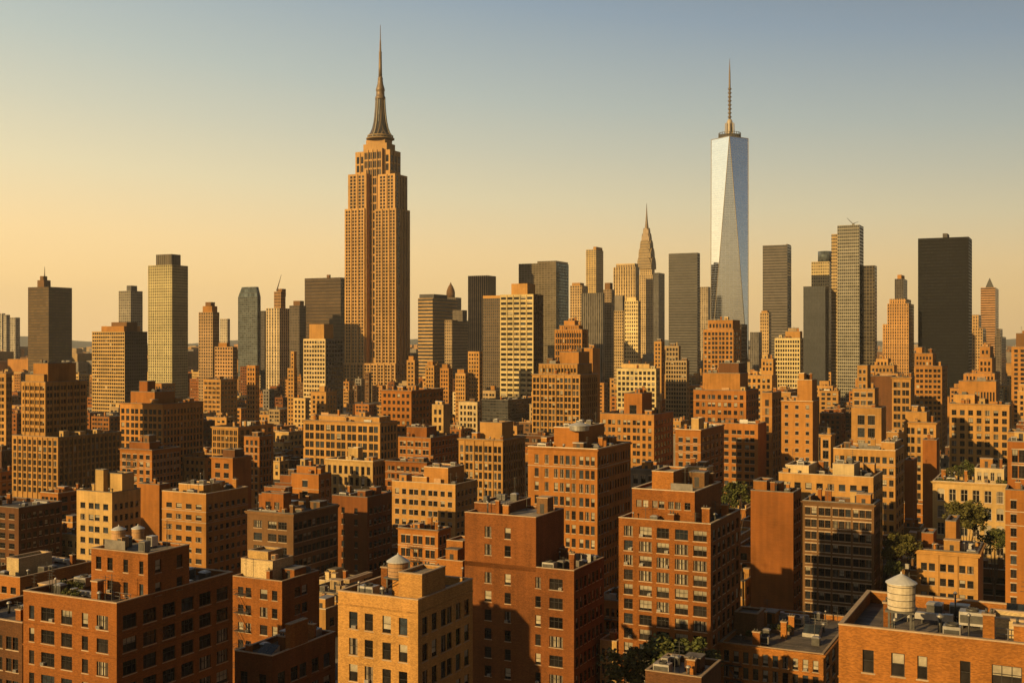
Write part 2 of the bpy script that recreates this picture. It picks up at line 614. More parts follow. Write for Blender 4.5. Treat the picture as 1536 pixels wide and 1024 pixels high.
def N(kind, label, nick, px, vb, wall, f=None, r=None, p=10, hf=.55, tg=.6, gb=.9, L=None, W=None, tops=(), style='dh', blind=.25,
      cor=0.0, piers=0.0, bands=(), clutter='', roof=None, cat='building', parapet=.9, chim=0, cope=None, rgb=None, mast=None, wmat=None, group=None, plan=None, extra=None):
    b = Mass()
    xl, xc, xr, yt, D = px
    b.kind, b.label, b.nick, b.D, b.vb, b.cat = kind, label, nick, D, vb, cat
    b.style, b.blind, b.cor, b.piers, b.bands, b.clutter, b.group = style, blind, cor, piers, bands, clutter, group
    b.roof, b.chim, b.cope, b.parapet, b.mast, b.wmat = roof or ROOF, chim, cope, parapet, mast, wmat
    b.px = px
    if 380 < D < 900 and plan is None:
        hf = min(.74, hf * (1.25 if piers else 1.12))
    u0, u1, w0, w1 = plan[:4] if plan else corner_plan(xl, xc, xr, D, L, W)
    b.extra, b.slant = extra, False
    b.idx = len(BL)
    b.masses = []
    pm = p * D / FPX

    def mass(u0, u1, w0, w1, z0, z1, wall, f, r, pm, hf, tg, gb, rgb_=None):
        m = Mass()
        m.u0, m.u1, m.w0, m.w1, m.z0, m.z1 = u0, u1, w0, w1, z0, z1
        if isinstance(f, tuple) and f[0] == 'px':      # window spans read off the photograph, carried onto the wall's own plane
            def along(q):
                t = tn(q)
                return w0 / (t * SG + CG) * (t * CG - SG) - u0
            f = ('cols', [(along(p0), along(p1)) for p0, p1 in f[1]])
        m.wall, m.f, m.r, m.pm, m.hf, m.tg, m.gb = wall, norm_cols(f, gb), norm_cols(r, rgb_ or gb), pm, hf, tg, gb
        b.masses.append(m)
        BOX.append((u0, u1, w0, w1, z0, z1, b.idx))
        return m
    z1 = plan[4] if plan else CAM_H - (yt - 512) * D / FPX

    def skin(wl, W_, zt, Dm):
        if isinstance(wl, tuple):
            col, win, nb, pz, wx, wz, kw = wl
            return mat_tower(col, win, W_ / nb, pz * Dm / FPX, wx, wz, x0=-W_ / 2, z0=zt, **kw)
        return wl
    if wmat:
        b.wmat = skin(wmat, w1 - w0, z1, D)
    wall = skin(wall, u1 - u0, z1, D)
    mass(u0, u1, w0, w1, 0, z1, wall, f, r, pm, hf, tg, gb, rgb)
    for T in tops:
        txl, txc, txr, tyt, dw = T[:5]
        k = T[5] if len(T) > 5 else {}
        tw0 = w0 + dw
        t = tn(txc)
        Y = tw0 / (t * SG + CG)
        tu1 = Y * (t * CG - SG)
        t = tn(txl)
        tu0 = (lambda Yl: Yl * (t * CG - SG))(tw0 / (t * SG + CG))
        if 'L' in k:
            tw1 = tw0 + k['L']
        else:
            t = tn(txr)
            tw1 = (tu1 / (t * CG - SG)) * (t * SG + CG)
        zt = CAM_H - (tyt - 512) * Y / FPX
        zb = k.get('z0', None)
        if zb is None:
            zb = z1 - parapet
        if k.get('ground'):
            zb = 0
        elif not k.get('free'):
            tu0, tu1 = max(tu0, u0 + .02), min(tu1, u1 - .02)
            tw1 = min(tw1, w1 - .02)
            if tu1 - tu0 < 1:
                tu0 = tu1 - 1
            if tw1 - tw0 < 1:
                tw1 = tw0 + 1
        mass(tu0, tu1, tw0, tw1, zb, zt, skin(k.get('wall', wall), tu1 - tu0, zt, Y), k.get('f'), k.get('r'), k.get('p', p) * Y / FPX, k.get('hf', hf), k.get('tg', tg), k.get('gb', gb))
        b.masses[-1].top = True
        b.masses[-1].name = k.get('name', 'upper_wall')
    b.u, b.w = (u0 + u1) / 2, (w0 + w1) / 2
    b.h = z1
    BL.append(b)
    return b




def S(col, win, nb, pz, wx, wz, **kw):
    return (col, win, nb, pz, wx, wz, kw)


# ------------------------------------------------------------------ the buildings, read off the photograph and set at their own distances
# px = (front wall's far end, near corner, end of the side wall, roof line, distance to the corner); vb = how far down the wall shows
K_DARK = (.045, .036, .028)
K_TAN = (.34, .185, .075)
K_WIN = (.035, .03, .026)
# ---- the street of brick blocks closest by
N('brick_apartment_block', 'broad red brick block with stepped brick penthouse, planted terrace and twin tank caps', 'the twin tank brick block',
  (35, 175, 349, 905, 160), 1100, 'red', ('px', [(43.7, 51.3), (61.7, 81.6), (91.8, 108), (122.8, 132), (145, 162)]), ([1, 1, 1, 1, 1, 1], 0, .5, .45), p=35, hf=.6, tg=.6, style='auto', parapet=1.0, chim=1,
  tops=[(137, 230, 292, 832, 6.0, {'f': ('px', [(144, 152), (161, 169), (185, 192), (209, 215)]), 'r': ([1, 1], 0, 2.6, 1.2), 'p': 34.5, 'hf': .56, 'tg': .33})],
  clutter='planter,planter2,ac,duct,vent,rail')
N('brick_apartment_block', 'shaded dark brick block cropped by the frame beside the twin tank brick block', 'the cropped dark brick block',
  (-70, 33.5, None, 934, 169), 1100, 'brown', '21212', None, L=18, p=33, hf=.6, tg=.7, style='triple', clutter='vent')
N('brick_walkup', 'brick walk-up with a long pale rooftop shed behind the twin tank brick block', 'the long shed walk-up',
  (-40, 30, 140, 866, 235), 1000, 'orange', '1121', 6, p=20, hf=.5, tg=.8, clutter='vent,duct',
  tops=[(10, 28, 78, 838, 4, {'wall': 'pale', 'name': 'bulkhead'})])
N('brick_apartment_block', 'orange brick block under a large cream rooftop machine room', 'the machine room block',
  (349, 423, 479, 872, 222), 1030, 'red', ('px', [(357, 365), (368.6, 376.5), (390, 401), (408, 416)]), ([2], .25, .9, 2.2), p=27, hf=.55, tg=.55, style='dh', blind=.5,
  tops=[(356, 409, 440, 842, 2.5, {'wall': 'pale', 'name': 'bulkhead'}), (372, 402, 425, 828, 4.0, {'wall': 'cream', 'name': 'bulkhead'})], clutter='ac,planter')
N('brick_walkup', 'low dark brick building with tilted skylight and brick chimney before the machine room block', 'the tilted skylight building',
  (352, 408, 503, 984, 192), 1100, 'rust', ([1, 1], 0, 1.6, .8), '1211', p=36, hf=.6, tg=.8, style='pair', clutter='skylight,duct,ac',
  tops=[(428, 444, 470, 938, 5, {'wall': 'orange', 'name': 'chimney'})])
N('tan_brick_block', 'sandy tan brick corner block with a cone roofed water tank and tall windows', 'the sandy corner block',
  (507, 627, 709, 900, 150), 1100, 'tan', ('px', [(523.7, 536.3), (547, 559.4), (573.6, 586.3), (598.3, 611)]), ([1, 1, 2, 1, 1], .2, .8, .8), p=40.5, hf=.64, tg=.72, style='dh', blind=.35, parapet=1.1, bands=(1.6,),
  tops=[(598, 633, 668, 862, 1.5, {'wall': 'tan', 'name': 'bulkhead'}), (512, 524, 560, 870, 9, {'wall': 'stone', 'name': 'chimney'})], clutter='ac,rail,vent,duct')
N('brick_apartment_block', 'tall rust brick block with plain stepped upper floors above a roof terrace', 'the stepped rust block',
  (697, 861, 906, 856, 215), 1100, 'rust', ('px', [(727, 737), (757, 766), (803, 811), (824, 844)]), 7, p=29, hf=.58, tg=.5, style='auto', blind=.3, clutter='planter,duct,ac',
  tops=[(697, 804, 846, 776, .0, {'f': ('px', [(727, 737), (757, 766)]), 'p': 27, 'tg': .7, 'hf': .62}), (706, 760, 800, 757, 4, {'name': 'bulkhead'})])
N('brick_annex', 'low orange brick annex with a pale terrace against the stepped rust block', 'the terrace annex',
  (655, 694, None, 842, 232), 960, 'orange', ([1, 1], 0, 1, .8), None, L=10, p=30, hf=.5, tg=1.2, style='pair', clutter='planter',
  tops=[(664, 694, None, 812, 4, {'L': 6, 'f': 1, 'p': 26, 'tg': .7})])
N('brick_office_block', 'square orange brick office with rows of tripled windows and a brick bulkhead', 'the tripled window office',
  (792, 896, 946, 674, 290), 900, 'orange', ('px', [(802, 808), (817, 823), (831, 837), (840, 846), (848.5, 854.5), (857.5, 863.5), (869, 875), (878, 884), (886.5, 892)]), 12, p=20.8, hf=.63, tg=.55, style='dh', blind=.6, cor=.5, cope=COPE,
  tops=[(831, 868, 910, 642, 6, {'name': 'bulkhead'}), (795, 820, 845, 657, 8, {'wall': 'ochre', 'name': 'bulkhead'})], clutter='duct,ac,vent')
N('brick_apartment_block', 'red brick apartment block with wide curtained windows and a setback attic', 'the curtained window block',
  (928, 1066, 1111, 786, 204), 1000, 'red', ('px', [(936, 949), (959, 977.5), (985, 1003.5), (1012.5, 1032), (1040, 1060)]), 6, p=22.6, hf=.69, tg=.5, style='auto', blind=.65, cope=COPE,
  tops=[(948, 1042, 1085, 738, 3.0, {'f': '2221', 'p': 22, 'tg': .75, 'hf': .5}), (978, 1010, 1032, 708, 7, {'name': 'bulkhead', 'wall': 'orange'})], clutter='planter,duct,vent,ac')
N('brick_walkup', 'low orange brick house in the gap beside the curtained window block', 'the gap house',
  (890, 933, None, 902, 246), 960, 'orange', '11111', None, L=12, p=20, hf=.6, tg=.6, clutter='vent,ac')
N('cream_annex', 'two storey cream house with tall windows at the foot of the gap house', 'the cream gap house',
  (900, 925, 930, 962, 222), 1030, 'cream', ([1, 1, 1], .0, .6, .5), None, L=6, p=24, hf=.6, tg=.5)
N('brick_walkup', 'low building with a ribbed grey roof at the foot of the curtained window block', 'the ribbed roof building',
  (968, 1052, 1062, 1016, 164), 1100, 'brown', '1111', None, p=30, L=10, clutter='duct,ac,vent,skylight', roof=ROOF_L)
N('brick_walkup', 'low orange brick row house with many small sash windows and a glazed roof hut', 'the glazed hut row house',
  (1079, 1235, 1257, 981, 200), 1100, 'orange', 10, 5, p=24, hf=.72, tg=.45, gb=1.0, style='dh', blind=.4, cor=.5, L=30, clutter='ac,skylight,duct,vent,rail,planter,ac2,planter2',
  tops=[(1096, 1136, 1160, 921, 10, {'wall': 'umber', 'f': '22', 'name': 'bulkhead', 'p': 50, 'hf': .5, 'L': 5})])
N('brick_apartment_block', 'wide orange brick block with a pale stave water tank and cluttered flat roof', 'the pale tank block',
  (1258, 1590, None, 972, 104), 1100, 'orange', ('px', [(1293.8, 1310.6), (1336.8, 1357), (1376, 1391), (1440, 1455.7), (1487.6, 1533)]), None, L=17, p=61, hf=.6, tg=.58, style='auto', blind=.5, parapet=1.2,
  tops=[(1482, 1560, None, 934, 7, {'wall': 'pale', 'name': 'bulkhead', 'L': 4})], clutter='ac,rail,duct,vent,skylight,ac2')
N('brick_tower_block', 'narrow blank red brick gable wall rising beside dark light wells', 'the blank gable tower',
  (1126, 1190, 1212, 739, 286), 930, 'red', None, 3, p=22, L=9, clutter='duct,vent',
  tops=[(1130, 1150, 1162, 722, 2, {'name': 'chimney', 'wall': 'orange'})])
N('tan_apartment_block', 'tan apartment block with a dark recessed bay and full height studio glazing', 'the studio glazing block',
  (1204, 1311, 1322, 757, 264), 920, 'umber', '2233', 4, p=18.5, hf=.62, tg=.5, gb=.6, style='triple', blind=.3, cor=.4, L=9, clutter='')
N('cream_apartment_block', 'cream flat roofed block with two square pale bulkheads above the studio glazing block', 'the two bulkhead block',
  (1168, 1310, 1326, 716, 302), 770, 'tan', '11111111', 4, p=20, hf=.5, tg=.65, cope=COPE, L=16, clutter='vent',
  tops=[(1178, 1213, 1226, 699, 2, {'wall': 'pale', 'name': 'bulkhead'}), (1249, 1281, 1290, 697, 2, {'wall': 'pale', 'name': 'bulkhead', 'f': 1, 'p': 18})])
N('tan_loft_building', 'small tan loft with a deep cornice and pilasters among courtyard trees', 'the cornice loft',
  (1375, 1467, 1470, 830, 262), 920, 'tan', ([2, 2, 2], .3, .8, .7), None, L=16, p=22, hf=.52, tg=.9, style='dh', cor=.9, piers=.25, roof=ROOF_L, clutter='ac,vent',
  tops=[(1373, 1400, 1410, 800, 9, {'wall': 'red', 'name': 'bulkhead'}), (1418, 1434, 1440, 782, 6, {'wall': 'ochre', 'name': 'chimney'})])
N('cream_mansion_block', 'cream mansion block with six arched windows under a roof garden', 'the arched window block',
  (1399, 1513, 1519, 727, 332), 800, 'cream', 6, None, L=22, p=26, hf=.72, tg=.4, gb=.75, style='arch', cor=.5, blind=.5, cope=COPE, clutter='planter,planter2,ac,vent',
  tops=[(1462, 1506, 1512, 704, 10, {'wall': 'pale', 'f': 4, 'p': 18, 'tg': .3, 'hf': .7})])
N('brick_apartment_block', 'orange brick block with single stacked windows, cropped by the frame beyond the cornice loft', 'the single stack brick block',
  (1508, 1580, None, 738, 245), 900, 'orange', ([1, 1, 1], .0, 1.6, .9), None, L=20, p=21, hf=.6, tg=.75, style='pair',
  tops=[(1505.9, 1570, None, 664, 8, {'L': 9, 'f': '22', 'p': 24, 'tg': .5, 'hf': .8, 'wall': 'red'})], clutter='planter')
# ---- second row
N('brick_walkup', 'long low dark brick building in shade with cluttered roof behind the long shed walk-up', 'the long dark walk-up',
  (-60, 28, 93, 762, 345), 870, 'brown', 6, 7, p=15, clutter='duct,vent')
N('cream_brick_block', 'pale cream block with tall twin roof blocks beside a small orange gable', 'the twin roof block',
  (115, 168, 211, 739, 340), 840, 'cream', '121', 5, p=17.5, hf=.5, tg=1.0, chim=1, clutter='vent',
  tops=[(157, 185, 203, 711, 4, {'wall': 'cream', 'name': 'bulkhead'}), (143, 155, 163, 705, 2, {'wall': 'cream', 'name': 'chimney'})])
N('brick_gable_house', 'narrow windowless orange brick gable between the two tan blocks', 'the narrow orange gable',
  (208, 239, 254, 727, 375), 800, 'orange', None, None, p=15)
N('tan_brick_block', 'tan brick block with weathered upper wall and seven rows of single windows', 'the weathered tan block',
  (243, 309, 372, 741, 330), 860, 'ochre', '1111', 7, p=16.4, hf=.46, tg=1.0, cope=COPE, clutter='ac,vent',
  tops=[(268, 305, 330, 728, 5, {'wall': 'tan', 'name': 'bulkhead'})])
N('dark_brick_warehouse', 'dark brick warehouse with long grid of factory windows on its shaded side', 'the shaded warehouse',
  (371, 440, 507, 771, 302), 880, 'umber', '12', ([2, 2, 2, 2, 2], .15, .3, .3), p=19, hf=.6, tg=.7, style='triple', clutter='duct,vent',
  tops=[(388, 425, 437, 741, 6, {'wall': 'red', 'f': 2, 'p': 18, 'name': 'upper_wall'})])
N('brick_tower_block', 'brown brick slab with a nearly blank lit wall and two small upper windows', 'the blank brown slab',
  (498, 551, 588, 746, 335), 880, 'rust', ([1, 1], 0, 3, 3), 5, p=17, hf=.5, tg=1.0, chim=1, clutter='duct,ac')
N('tan_brick_block', 'wide tan block of seven window bays with a stepped tan penthouse', 'the wide tan block',
  (588, 683, 716, 727, 372), 810, 'tan', '1121211', 5, p=15.5, hf=.52, tg=.7, cope=COPE, clutter='vent',
  tops=[(636, 672, 700, 702, 4, {'wall': 'ochre', 'name': 'bulkhead'}), (618, 640, 655, 716, 3, {'wall': 'tan', 'name': 'bulkhead'})])
N('brick_walkup', 'low brick walk-up with shaded lower floors tucked before the wide tan block', 'the tucked brick walk-up',
  (597, 657, 676, 796, 300), 860, 'orange', '222', 3, p=20, hf=.6, tg=.5, style='pair', clutter='planter,vent,duct')
N('brick_office_block', 'brick office with paired windows and a long shaded side wall', 'the paired window office',
  (597, 646, 688, 657, 455), 790, 'orange', '2222', 8, p=11.8, hf=.52, tg=.55, clutter='vent',
  tops=[(610, 640, 655, 641, 5, {'wall': 'red', 'name': 'bulkhead'})])
N('brick_walkup', 'lower red brick wing stepping out from the paired window office', 'the lower red wing',
  (578, 640, None, 694, 425), 760, 'red', '22121', None, L=9, p=12, hf=.5)
N('tan_office_block', 'tan office of three storey arcades with a plain tan penthouse', 'the tan arcade office',
  (688, 754, 788, 660, 432), 760, 'tan', ([1, 2, 2, 2, 2], .3, .75, .5), 9, p=13.3, hf=.62, tg=.75, cor=.6, piers=.3, cope=COPE_D, clutter='vent',
  tops=[(720, 753, 770, 634, 5, {'name': 'bulkhead', 'f': 1, 'p': 20, 'tg': .9})])
N('grey_stone_building', 'grey stone loft in shade with tall glazed bays behind the setback attic', 'the grey stone loft',
  (945, 985, 1005, 705, 335), 760, 'grey', 3, 3, p=18, hf=.7, tg=.5, style='pair', clutter='ac,duct')
N('cream_annex', 'pale stucco rooftop-height annex next to the grey stone loft', 'the pale stucco annex',
  (1027, 1062, 1070, 701, 345), 770, 'cream', 1, 2, p=24, cope=COPE)
N('brick_apartment_block', 'brick block with sunlit wall and equally wide shaded wall below the setback brick tower', 'the two wall brick block',
  (1013, 1051, 1086, 645, 425), 720, 'orange', '111', 5, p=12.2, hf=.5, tg=1.0, cope=COPE, clutter='vent,duct',
  tops=[(1037, 1048, 1056, 628, 3, {'wall': 'cream', 'name': 'chimney'})])
N('brick_apartment_block', 'brick wing with shade cut across its lower floors under the setback brick tower', 'the shade cut wing',
  (1070, 1137, None, 636, 470), 740, 'orange', '1122', None, L=14, p=11, hf=.5, tg=.9, clutter='duct')
N('brick_apartment_tower', 'orange brick apartment tower with stepped blank penthouse', 'the setback brick tower',
  (1040, 1119, 1138, 586, 520), 660, 'orange', '1121211', 5, p=11.6, hf=.5, tg=.6, clutter='',
  tops=[(1054, 1110, 1122, 560, 3, {'wall': 'ochre'}), (1078, 1108, 1118, 545, 5, {'wall': 'brown', 'name': 'bulkhead'})])
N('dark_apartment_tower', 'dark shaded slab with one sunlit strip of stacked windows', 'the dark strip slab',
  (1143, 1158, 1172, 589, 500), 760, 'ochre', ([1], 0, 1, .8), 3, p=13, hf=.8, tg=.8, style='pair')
N('brick_apartment_tower', 'plain orange brick tower with two columns of small windows and a notched top', 'the notched brick tower',
  (1172, 1219, 1228, 602, 470), 720, 'ochre', ([1, 1, 1], 0, 2.0, 1.0), None, L=12, p=13, hf=.36, tg=.5, cope=COPE, clutter='',
  tops=[(1196, 1218, 1226, 570, 2, {'wall': 'ochre'}), (1198, 1206, 1210, 560, 3, {'wall': 'tan', 'name': 'chimney'})])
N('tan_pillar_building', 'slender pale tan pillar building with one column of windows', 'the slender tan pillar',
  (1231, 1246, 1250, 652, 420), 720, 'tan', ([1], 0, 1, .35), None, L=8, p=16, hf=.75, tg=.5, style='pair')
N('tan_modern_block', 'tan modernist block with a long attic window band above tall window slots', 'the attic band block',
  (1250, 1343, 1358, 676, 362), 765, 'tan', ([2, 2, 2, 2, 1, 1], .2, .55, .4), 3, p=17, hf=.55, tg=.6, style='pair', L=20, cope=COPE, clutter='vent',
  tops=[(1322, 1342, 1352, 664, 4, {'name': 'bulkhead'})])
N('tan_setback_tower', 'tan setback tower with paired dark window slots in three tiers', 'the three tier tan tower',
  (1277, 1322, 1330, 612, 440), 675, 'tan', ([1, 1], 0, .45, .9), None, L=12, p=19, hf=.86, tg=.6, style='quad',
  tops=[(1275.9, 1312, 1318, 583, 2, {'f': ([1, 1, 1], 0, .35, .4), 'p': 12, 'hf': .55, 'tg': .5}), (1286, 1301, 1306, 548, 3, {'f': 2, 'p': 11, 'hf': .5})])
N('tan_apartment_tower', 'tan apartment block with two columns of double windows behind the attic band block', 'the double column block',
  (1338, 1366, 1372, 566, 560), 620, 'tan', ([2, 2], .12, .55, .5), None, L=12, p=12, hf=.6, tg=.6, style='pair', blind=.1)
N('tan_apartment_block', 'broad tan apartment block with eight window bays and a garden terrace at its foot', 'the broad tan apartment block',
  (1424, 1514, 1517, 607, 500), 700, 'tan', ([1, 1, 1, 1, 1, 1, 1], .0, .75, .5), None, L=18, p=11.8, hf=.6, tg=.8, style='pair', cor=.4, clutter='',
  tops=[(1430, 1462, 1470, 592, 3, {'wall': 'tan', 'name': 'bulkhead', 'f': 2}), (1438, 1494, 1498, 572, 6, {'wall': 'ochre', 'f': 12, 'p': 20, 'hf': .7})])
N('tan_loft_building', 'tan loft with a flat pale cornice cropped by the frame above the arched window block', 'the cropped pale cornice loft',
  (1512, 1580, None, 650, 420), 680, 'tan', '22', None, L=16, p=18, hf=.7, style='pair', cor=.4)
N('brick_loft_building', 'brick and tan lofts stacked with a pale ledge near the broad tan apartment block', 'the pale ledge loft',
  (1356, 1404, 1410, 634, 450), 700, 'tan', '2111', None, L=14, p=14, hf=.6, cor=.6,
  tops=[(1358, 1390, 1398, 618, 3, {'f': 4, 'p': 14})])
N('brick_house', 'small windowless red brick cube under the pale ledge loft', 'the windowless brick cube',
  (1384, 1405, 1409, 660, 410), 690, 'red', None, None, L=8)
N('brick_tower_block', 'thin orange brick strip of wall in the shady alley beyond the attic band block', 'the thin alley strip',
  (1357, 1370, 1372, 690, 395), 770, 'red', None, None, L=10)
N('brick_office_block', 'brown brick office with six rows of square windows beside the tallest stepped tower', 'the six row brick office',
  (572, 617, 665, 586, 560), 640, 'orange', '111111', 9, p=10.2, hf=.48, tg=.5, blind=.1, clutter='')
N('cream_pillar_house', 'small cream pillar house with a thin chimney before the six row brick office', 'the cream pillar house',
  (648, 665, 675, 607, 500), 650, 'cream', 2, None, p=12, chim=1)
N('tan_office_block', 'tan pre-war office with close vertical piers and an attic storey', 'the close pier office',
  (798, 870, 897, 562, 600), 660, 'tan', ([2, 2, 2, 2, 2, 2], .25, .6, .4), 8, p=9.6, hf=.64, tg=.55, piers=.35, cor=.5, blind=.15, clutter='',
  tops=[(808, 866, 888, 546, 3, {'f': 12, 'p': 12, 'hf': .5}), (840, 868, 884, 528, 6, {'wall': 'ochre'})])
N('brick_apartment_block', 'brick block with tan lower storeys and a jagged brick stair tower', 'the jagged stair block',
  (900, 981, 1010, 622, 530), 700, 'ochre', '1212211', 6, p=11.5, hf=.55, tg=.8, clutter='',
  tops=[(936, 963, 978, 590, 3, {'wall': 'orange', 'f': 1, 'p': 22})])
N('cream_office_block', 'cream office with six bays of tall windows and a shaded side next to dark brick', 'the six bay cream office',
  (318, 357, 410, 641, 525), 690, 'tan', '222222', 6, p=9.6, hf=.66, tg=.5, blind=.1)
N('brick_apartment_block', 'narrow orange brick block with three window columns', 'the three column brick block',
  (366, 389, 409, 655, 478), 720, 'orange', '111', 4, p=11, hf=.62, tg=.5)
N('brick_tower_block', 'plain brick block with two window columns under a dark hipped roof hut', 'the roof hut brick block',
  (317, 349, 377, 687, 402), 735, 'orange', '11', None, p=14, hf=.5, tops=[(334, 352, 366, 675, 2, {'wall': 'brown', 'name': 'bulkhead'})])
N('tan_loft_building', 'long tan loft with a colonnaded attic and large paired windows', 'the long colonnade loft',
  (455, 570, 596, 634, 530), 680, 'tan', ([2, 2, 2, 2, 2, 2, 2], .15, .5, .5), 5, p=13, hf=.66, tg=.45, style='pair', cor=.6, blind=.1,
  tops=[(466, 569, 586, 626, 3, {'f': 14, 'p': 11, 'hf': .6})])
N('cream_loft_building', 'low cream loft with a bright cornice and eight tall windows', 'the bright cornice loft',
  (488, 559, 577, 692, 430), 735, 'cream', '11111111', 4, p=17, hf=.64, tg=.5, cor=.5, cope=COPE,
  tops=[(522, 537, 545, 672, 5, {'wall': 'cream', 'name': 'bulkhead'})])
N('brick_office_block', 'brown brick office block with a bare sunlit grid and broad dark side', 'the bare grid brick office',
  (180, 244, 305, 606, 560), 650, 'ochre', ([1, 1, 2, 2, 2, 1], .25, .55, .4), 12, p=10.6, hf=.62, tg=.8, blind=.05, cor=.4, clutter='',
  tops=[(196, 232, 262, 588, 4, {'wall': 'orange', 'name': 'bulkhead'}), (209, 221, 233, 572, 5, {'wall': 'red', 'name': 'chimney'})])
N('brick_apartment_block', 'orange brick block with four window columns under a ragged roof', 'the ragged roof block',
  (180, 228, 271, 675, 440), 735, 'orange', ([2, 1, 1, 1], .25, .7, .6), 8, p=11.3, hf=.52, tg=.7, tops=[(194, 224, 240, 664, 3, {'wall': 'red'})])
N('tan_office_tower', 'heavy tan office with a broad ribbed base and darker set back tower', 'the ribbed base office',
  (18, 87, 182, 656, 500), 745, 'tan', ([1, 1, 1, 1, 1, 1, 1, 1, 1], .0, .7, .5), 14, p=10.3, hf=.62, tg=.5, blind=.1, piers=.3, clutter='',
  tops=[(32, 68, 131, 573, 5, {'f': '12222', 'p': 10.5, 'hf': .6, 'r': '222222', 'tg': .6}), (50, 72, 114, 545, 8, {'wall': 'ochre', 'name': 'bulkhead'}),
        (38, 66, 80, 562, 6.5, {'wall': 'tan', 'name': 'bulkhead'})])
N('tan_apartment_tower', 'tan tower cropped by the frame beside the ribbed base office', 'the cropped tan tower',
  (-40, 9, 18, 560, 620), 640, 'tan', '2222', 3, p=10, hf=.55, blind=.1)
for k, (c, rr) in enumerate(((((388, 432, 448, 744, 395), 790), 'red'), (((437, 478, 497, 712, 410), 760), 'orange'), (((412, 452, 470, 726, 450), 760), 'rust'))):
    N('brick_house', ('small red brick house with a dark roof court', 'small orange brick house topped by a square brick attic', 'low rust brick house wedged between two brick houses')[k] + ' behind the shaded warehouse',
      ('the roof court house', 'the square attic house', 'the wedged house')[k], c[0], c[1], rr, ([1], 0, 1, 2.0), 2, p=16,
      tops=[(c[0][0] + 8, c[0][1] - 4, c[0][2] - 4, c[0][3] - 12, 2, {'f': 1, 'p': 16})], clutter='duct')

# ---- the towers of the skyline
N('dark_office_tower', 'dark bronze slab tower with a small lantern and spire on its roof', 'the lantern slab tower', (42, 73, 108, 430, 1500), 545,
  S((.10, .07, .045), (.16, .095, .035), 7, 4.3, .92, .55, rough=.3, var=.25), tops=[(56, 66, 76, 420, 8, {'wall': 'umber', 'name': 'penthouse'}), (60, 65, 71, 414, 10, {'wall': 'umber', 'name': 'penthouse', 'z0': 140})],
  mast=(67, 400, 416, 14, .9))
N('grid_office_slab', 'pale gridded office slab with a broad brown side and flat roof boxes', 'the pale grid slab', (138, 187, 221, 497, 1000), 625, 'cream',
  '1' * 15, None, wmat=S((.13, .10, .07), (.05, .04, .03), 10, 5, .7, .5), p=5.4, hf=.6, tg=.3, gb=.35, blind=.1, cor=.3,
  tops=[(152, 186, 210, 489, 3, {'wall': 'ochre', 'name': 'penthouse'}), (167, 190, 206, 483, 6, {'wall': 'umber', 'name': 'penthouse'})])
N('grey_office_tower', 'grey glass tower with a raised parapet corner behind the pale grid slab', 'the raised corner tower', (178, 196, 214, 436, 1750), 490,
  S((.26, .22, .16), (.14, .12, .10), 6, 4, .7, .6, rough=.2), tops=[(190, 204, 213, 428, 1, {'name': 'upper_wall', 'wall': 'slate'})])
N('ribbed_tower', 'tall ivory ribbed tower with a square dark crown box', 'the ivory ribbed tower', (222, 258, 282, 397, 1200), 590,
  S((.44, .36, .18), (.10, .08, .05), 11, 4.2, .55, .66, rough=.25), tops=[(234, 257, 271, 381, 5, {'wall': S((.2, .16, .11), (.14, .11, .08), 8, 30, .5, .95), 'name': 'penthouse'})])
N('stepped_tower', 'brown stepped masonry tower with chamfered shoulders standing alone', 'the lone shouldered tower', (298, 319, 329, 468, 1300), 560,
  S((.36, .22, .10), K_WIN, 6, 4.6, .55, .6), tops=[(304, 318, 326, 459, 2, {'wall': 'ochre'}), (308, 316, 323, 453, 4, {'wall': 'umber', 'name': 'penthouse', 'z0': 105})])
N('grey_office_tower', 'small pale grey tower far behind the lone shouldered tower', 'the small grey tower', (330, 341, 345, 478, 1900), 510, S((.42, .34, .24), (.2, .17, .14), 4, 4, .5, .6))
N('tan_apartment_tower', 'tan gridded apartment tower stepping down to a low front wing', 'the stepping tan tower', (322, 349, 356, 520, 1000), 600,
  S((.42, .23, .09), K_WIN, 7, 5.4, .6, .55), tops=[(328, 340, 346, 514, 2, {'wall': 'ochre', 'name': 'penthouse'})])
N('tan_apartment_block', 'low tan front wing below the stepping tan tower', 'the low tan wing', (305, 331, 356, 569, 870), 612, 'tan', '2222', 5, p=7, hf=.5, blind=.05)
N('brick_apartment_tower', 'thin orange brick tower between the stepping tan tower and leaning mast tower', 'the thin orange tower', (370, 383, 389, 548, 900), 600, 'ochre', '111', 2, p=7, hf=.6, blind=.05)
glassy = N('glass_tower', 'grey blue glass tower with a slanting glazed crown', 'the slanting crown tower', (357, 386, 391, 445, 1600), 545,
           S((.17, .17, .155), (.10, .12, .125), 10, 3.3, .85, .62, rough=.12, met=.25))
glassy.slant = True
N('office_tower', 'tan tower with white vertical ribs, square top and a leaning mast', 'the leaning mast tower', (399, 419, 434, 462, 1400), 585,
  S((.55, .40, .22), (.10, .09, .08), 5, 4.4, .5, .8), tops=[(411, 427, 434, 437, 3, {'wall': S(K_TAN, K_WIN, 5, 4.6, .55, .6)}), (416, 425, 431, 433, 5, {'wall': 'umber', 'name': 'penthouse', 'z0': 125})],
  mast=(415, 412, 434, 5, .8, 7))
N('dark_office_tower', 'narrow dark tower hugging the leaning mast tower', 'the narrow dark tower', (391, 397, 400, 466, 1480), 590, S((.12, .10, .085), (.07, .06, .05), 3, 4, .6, .6), L=22)
N('dark_office_tower', 'dark grey stepped tower between the leaning mast tower and brown slab', 'the dark stepped tower', (434, 449, 459, 458, 1550), 580,
  S((.16, .12, .085), (.07, .06, .05), 6, 4, .6, .6), tops=[(440, 450, 456, 451, 3, {'name': 'penthouse', 'wall': 'umber'})])
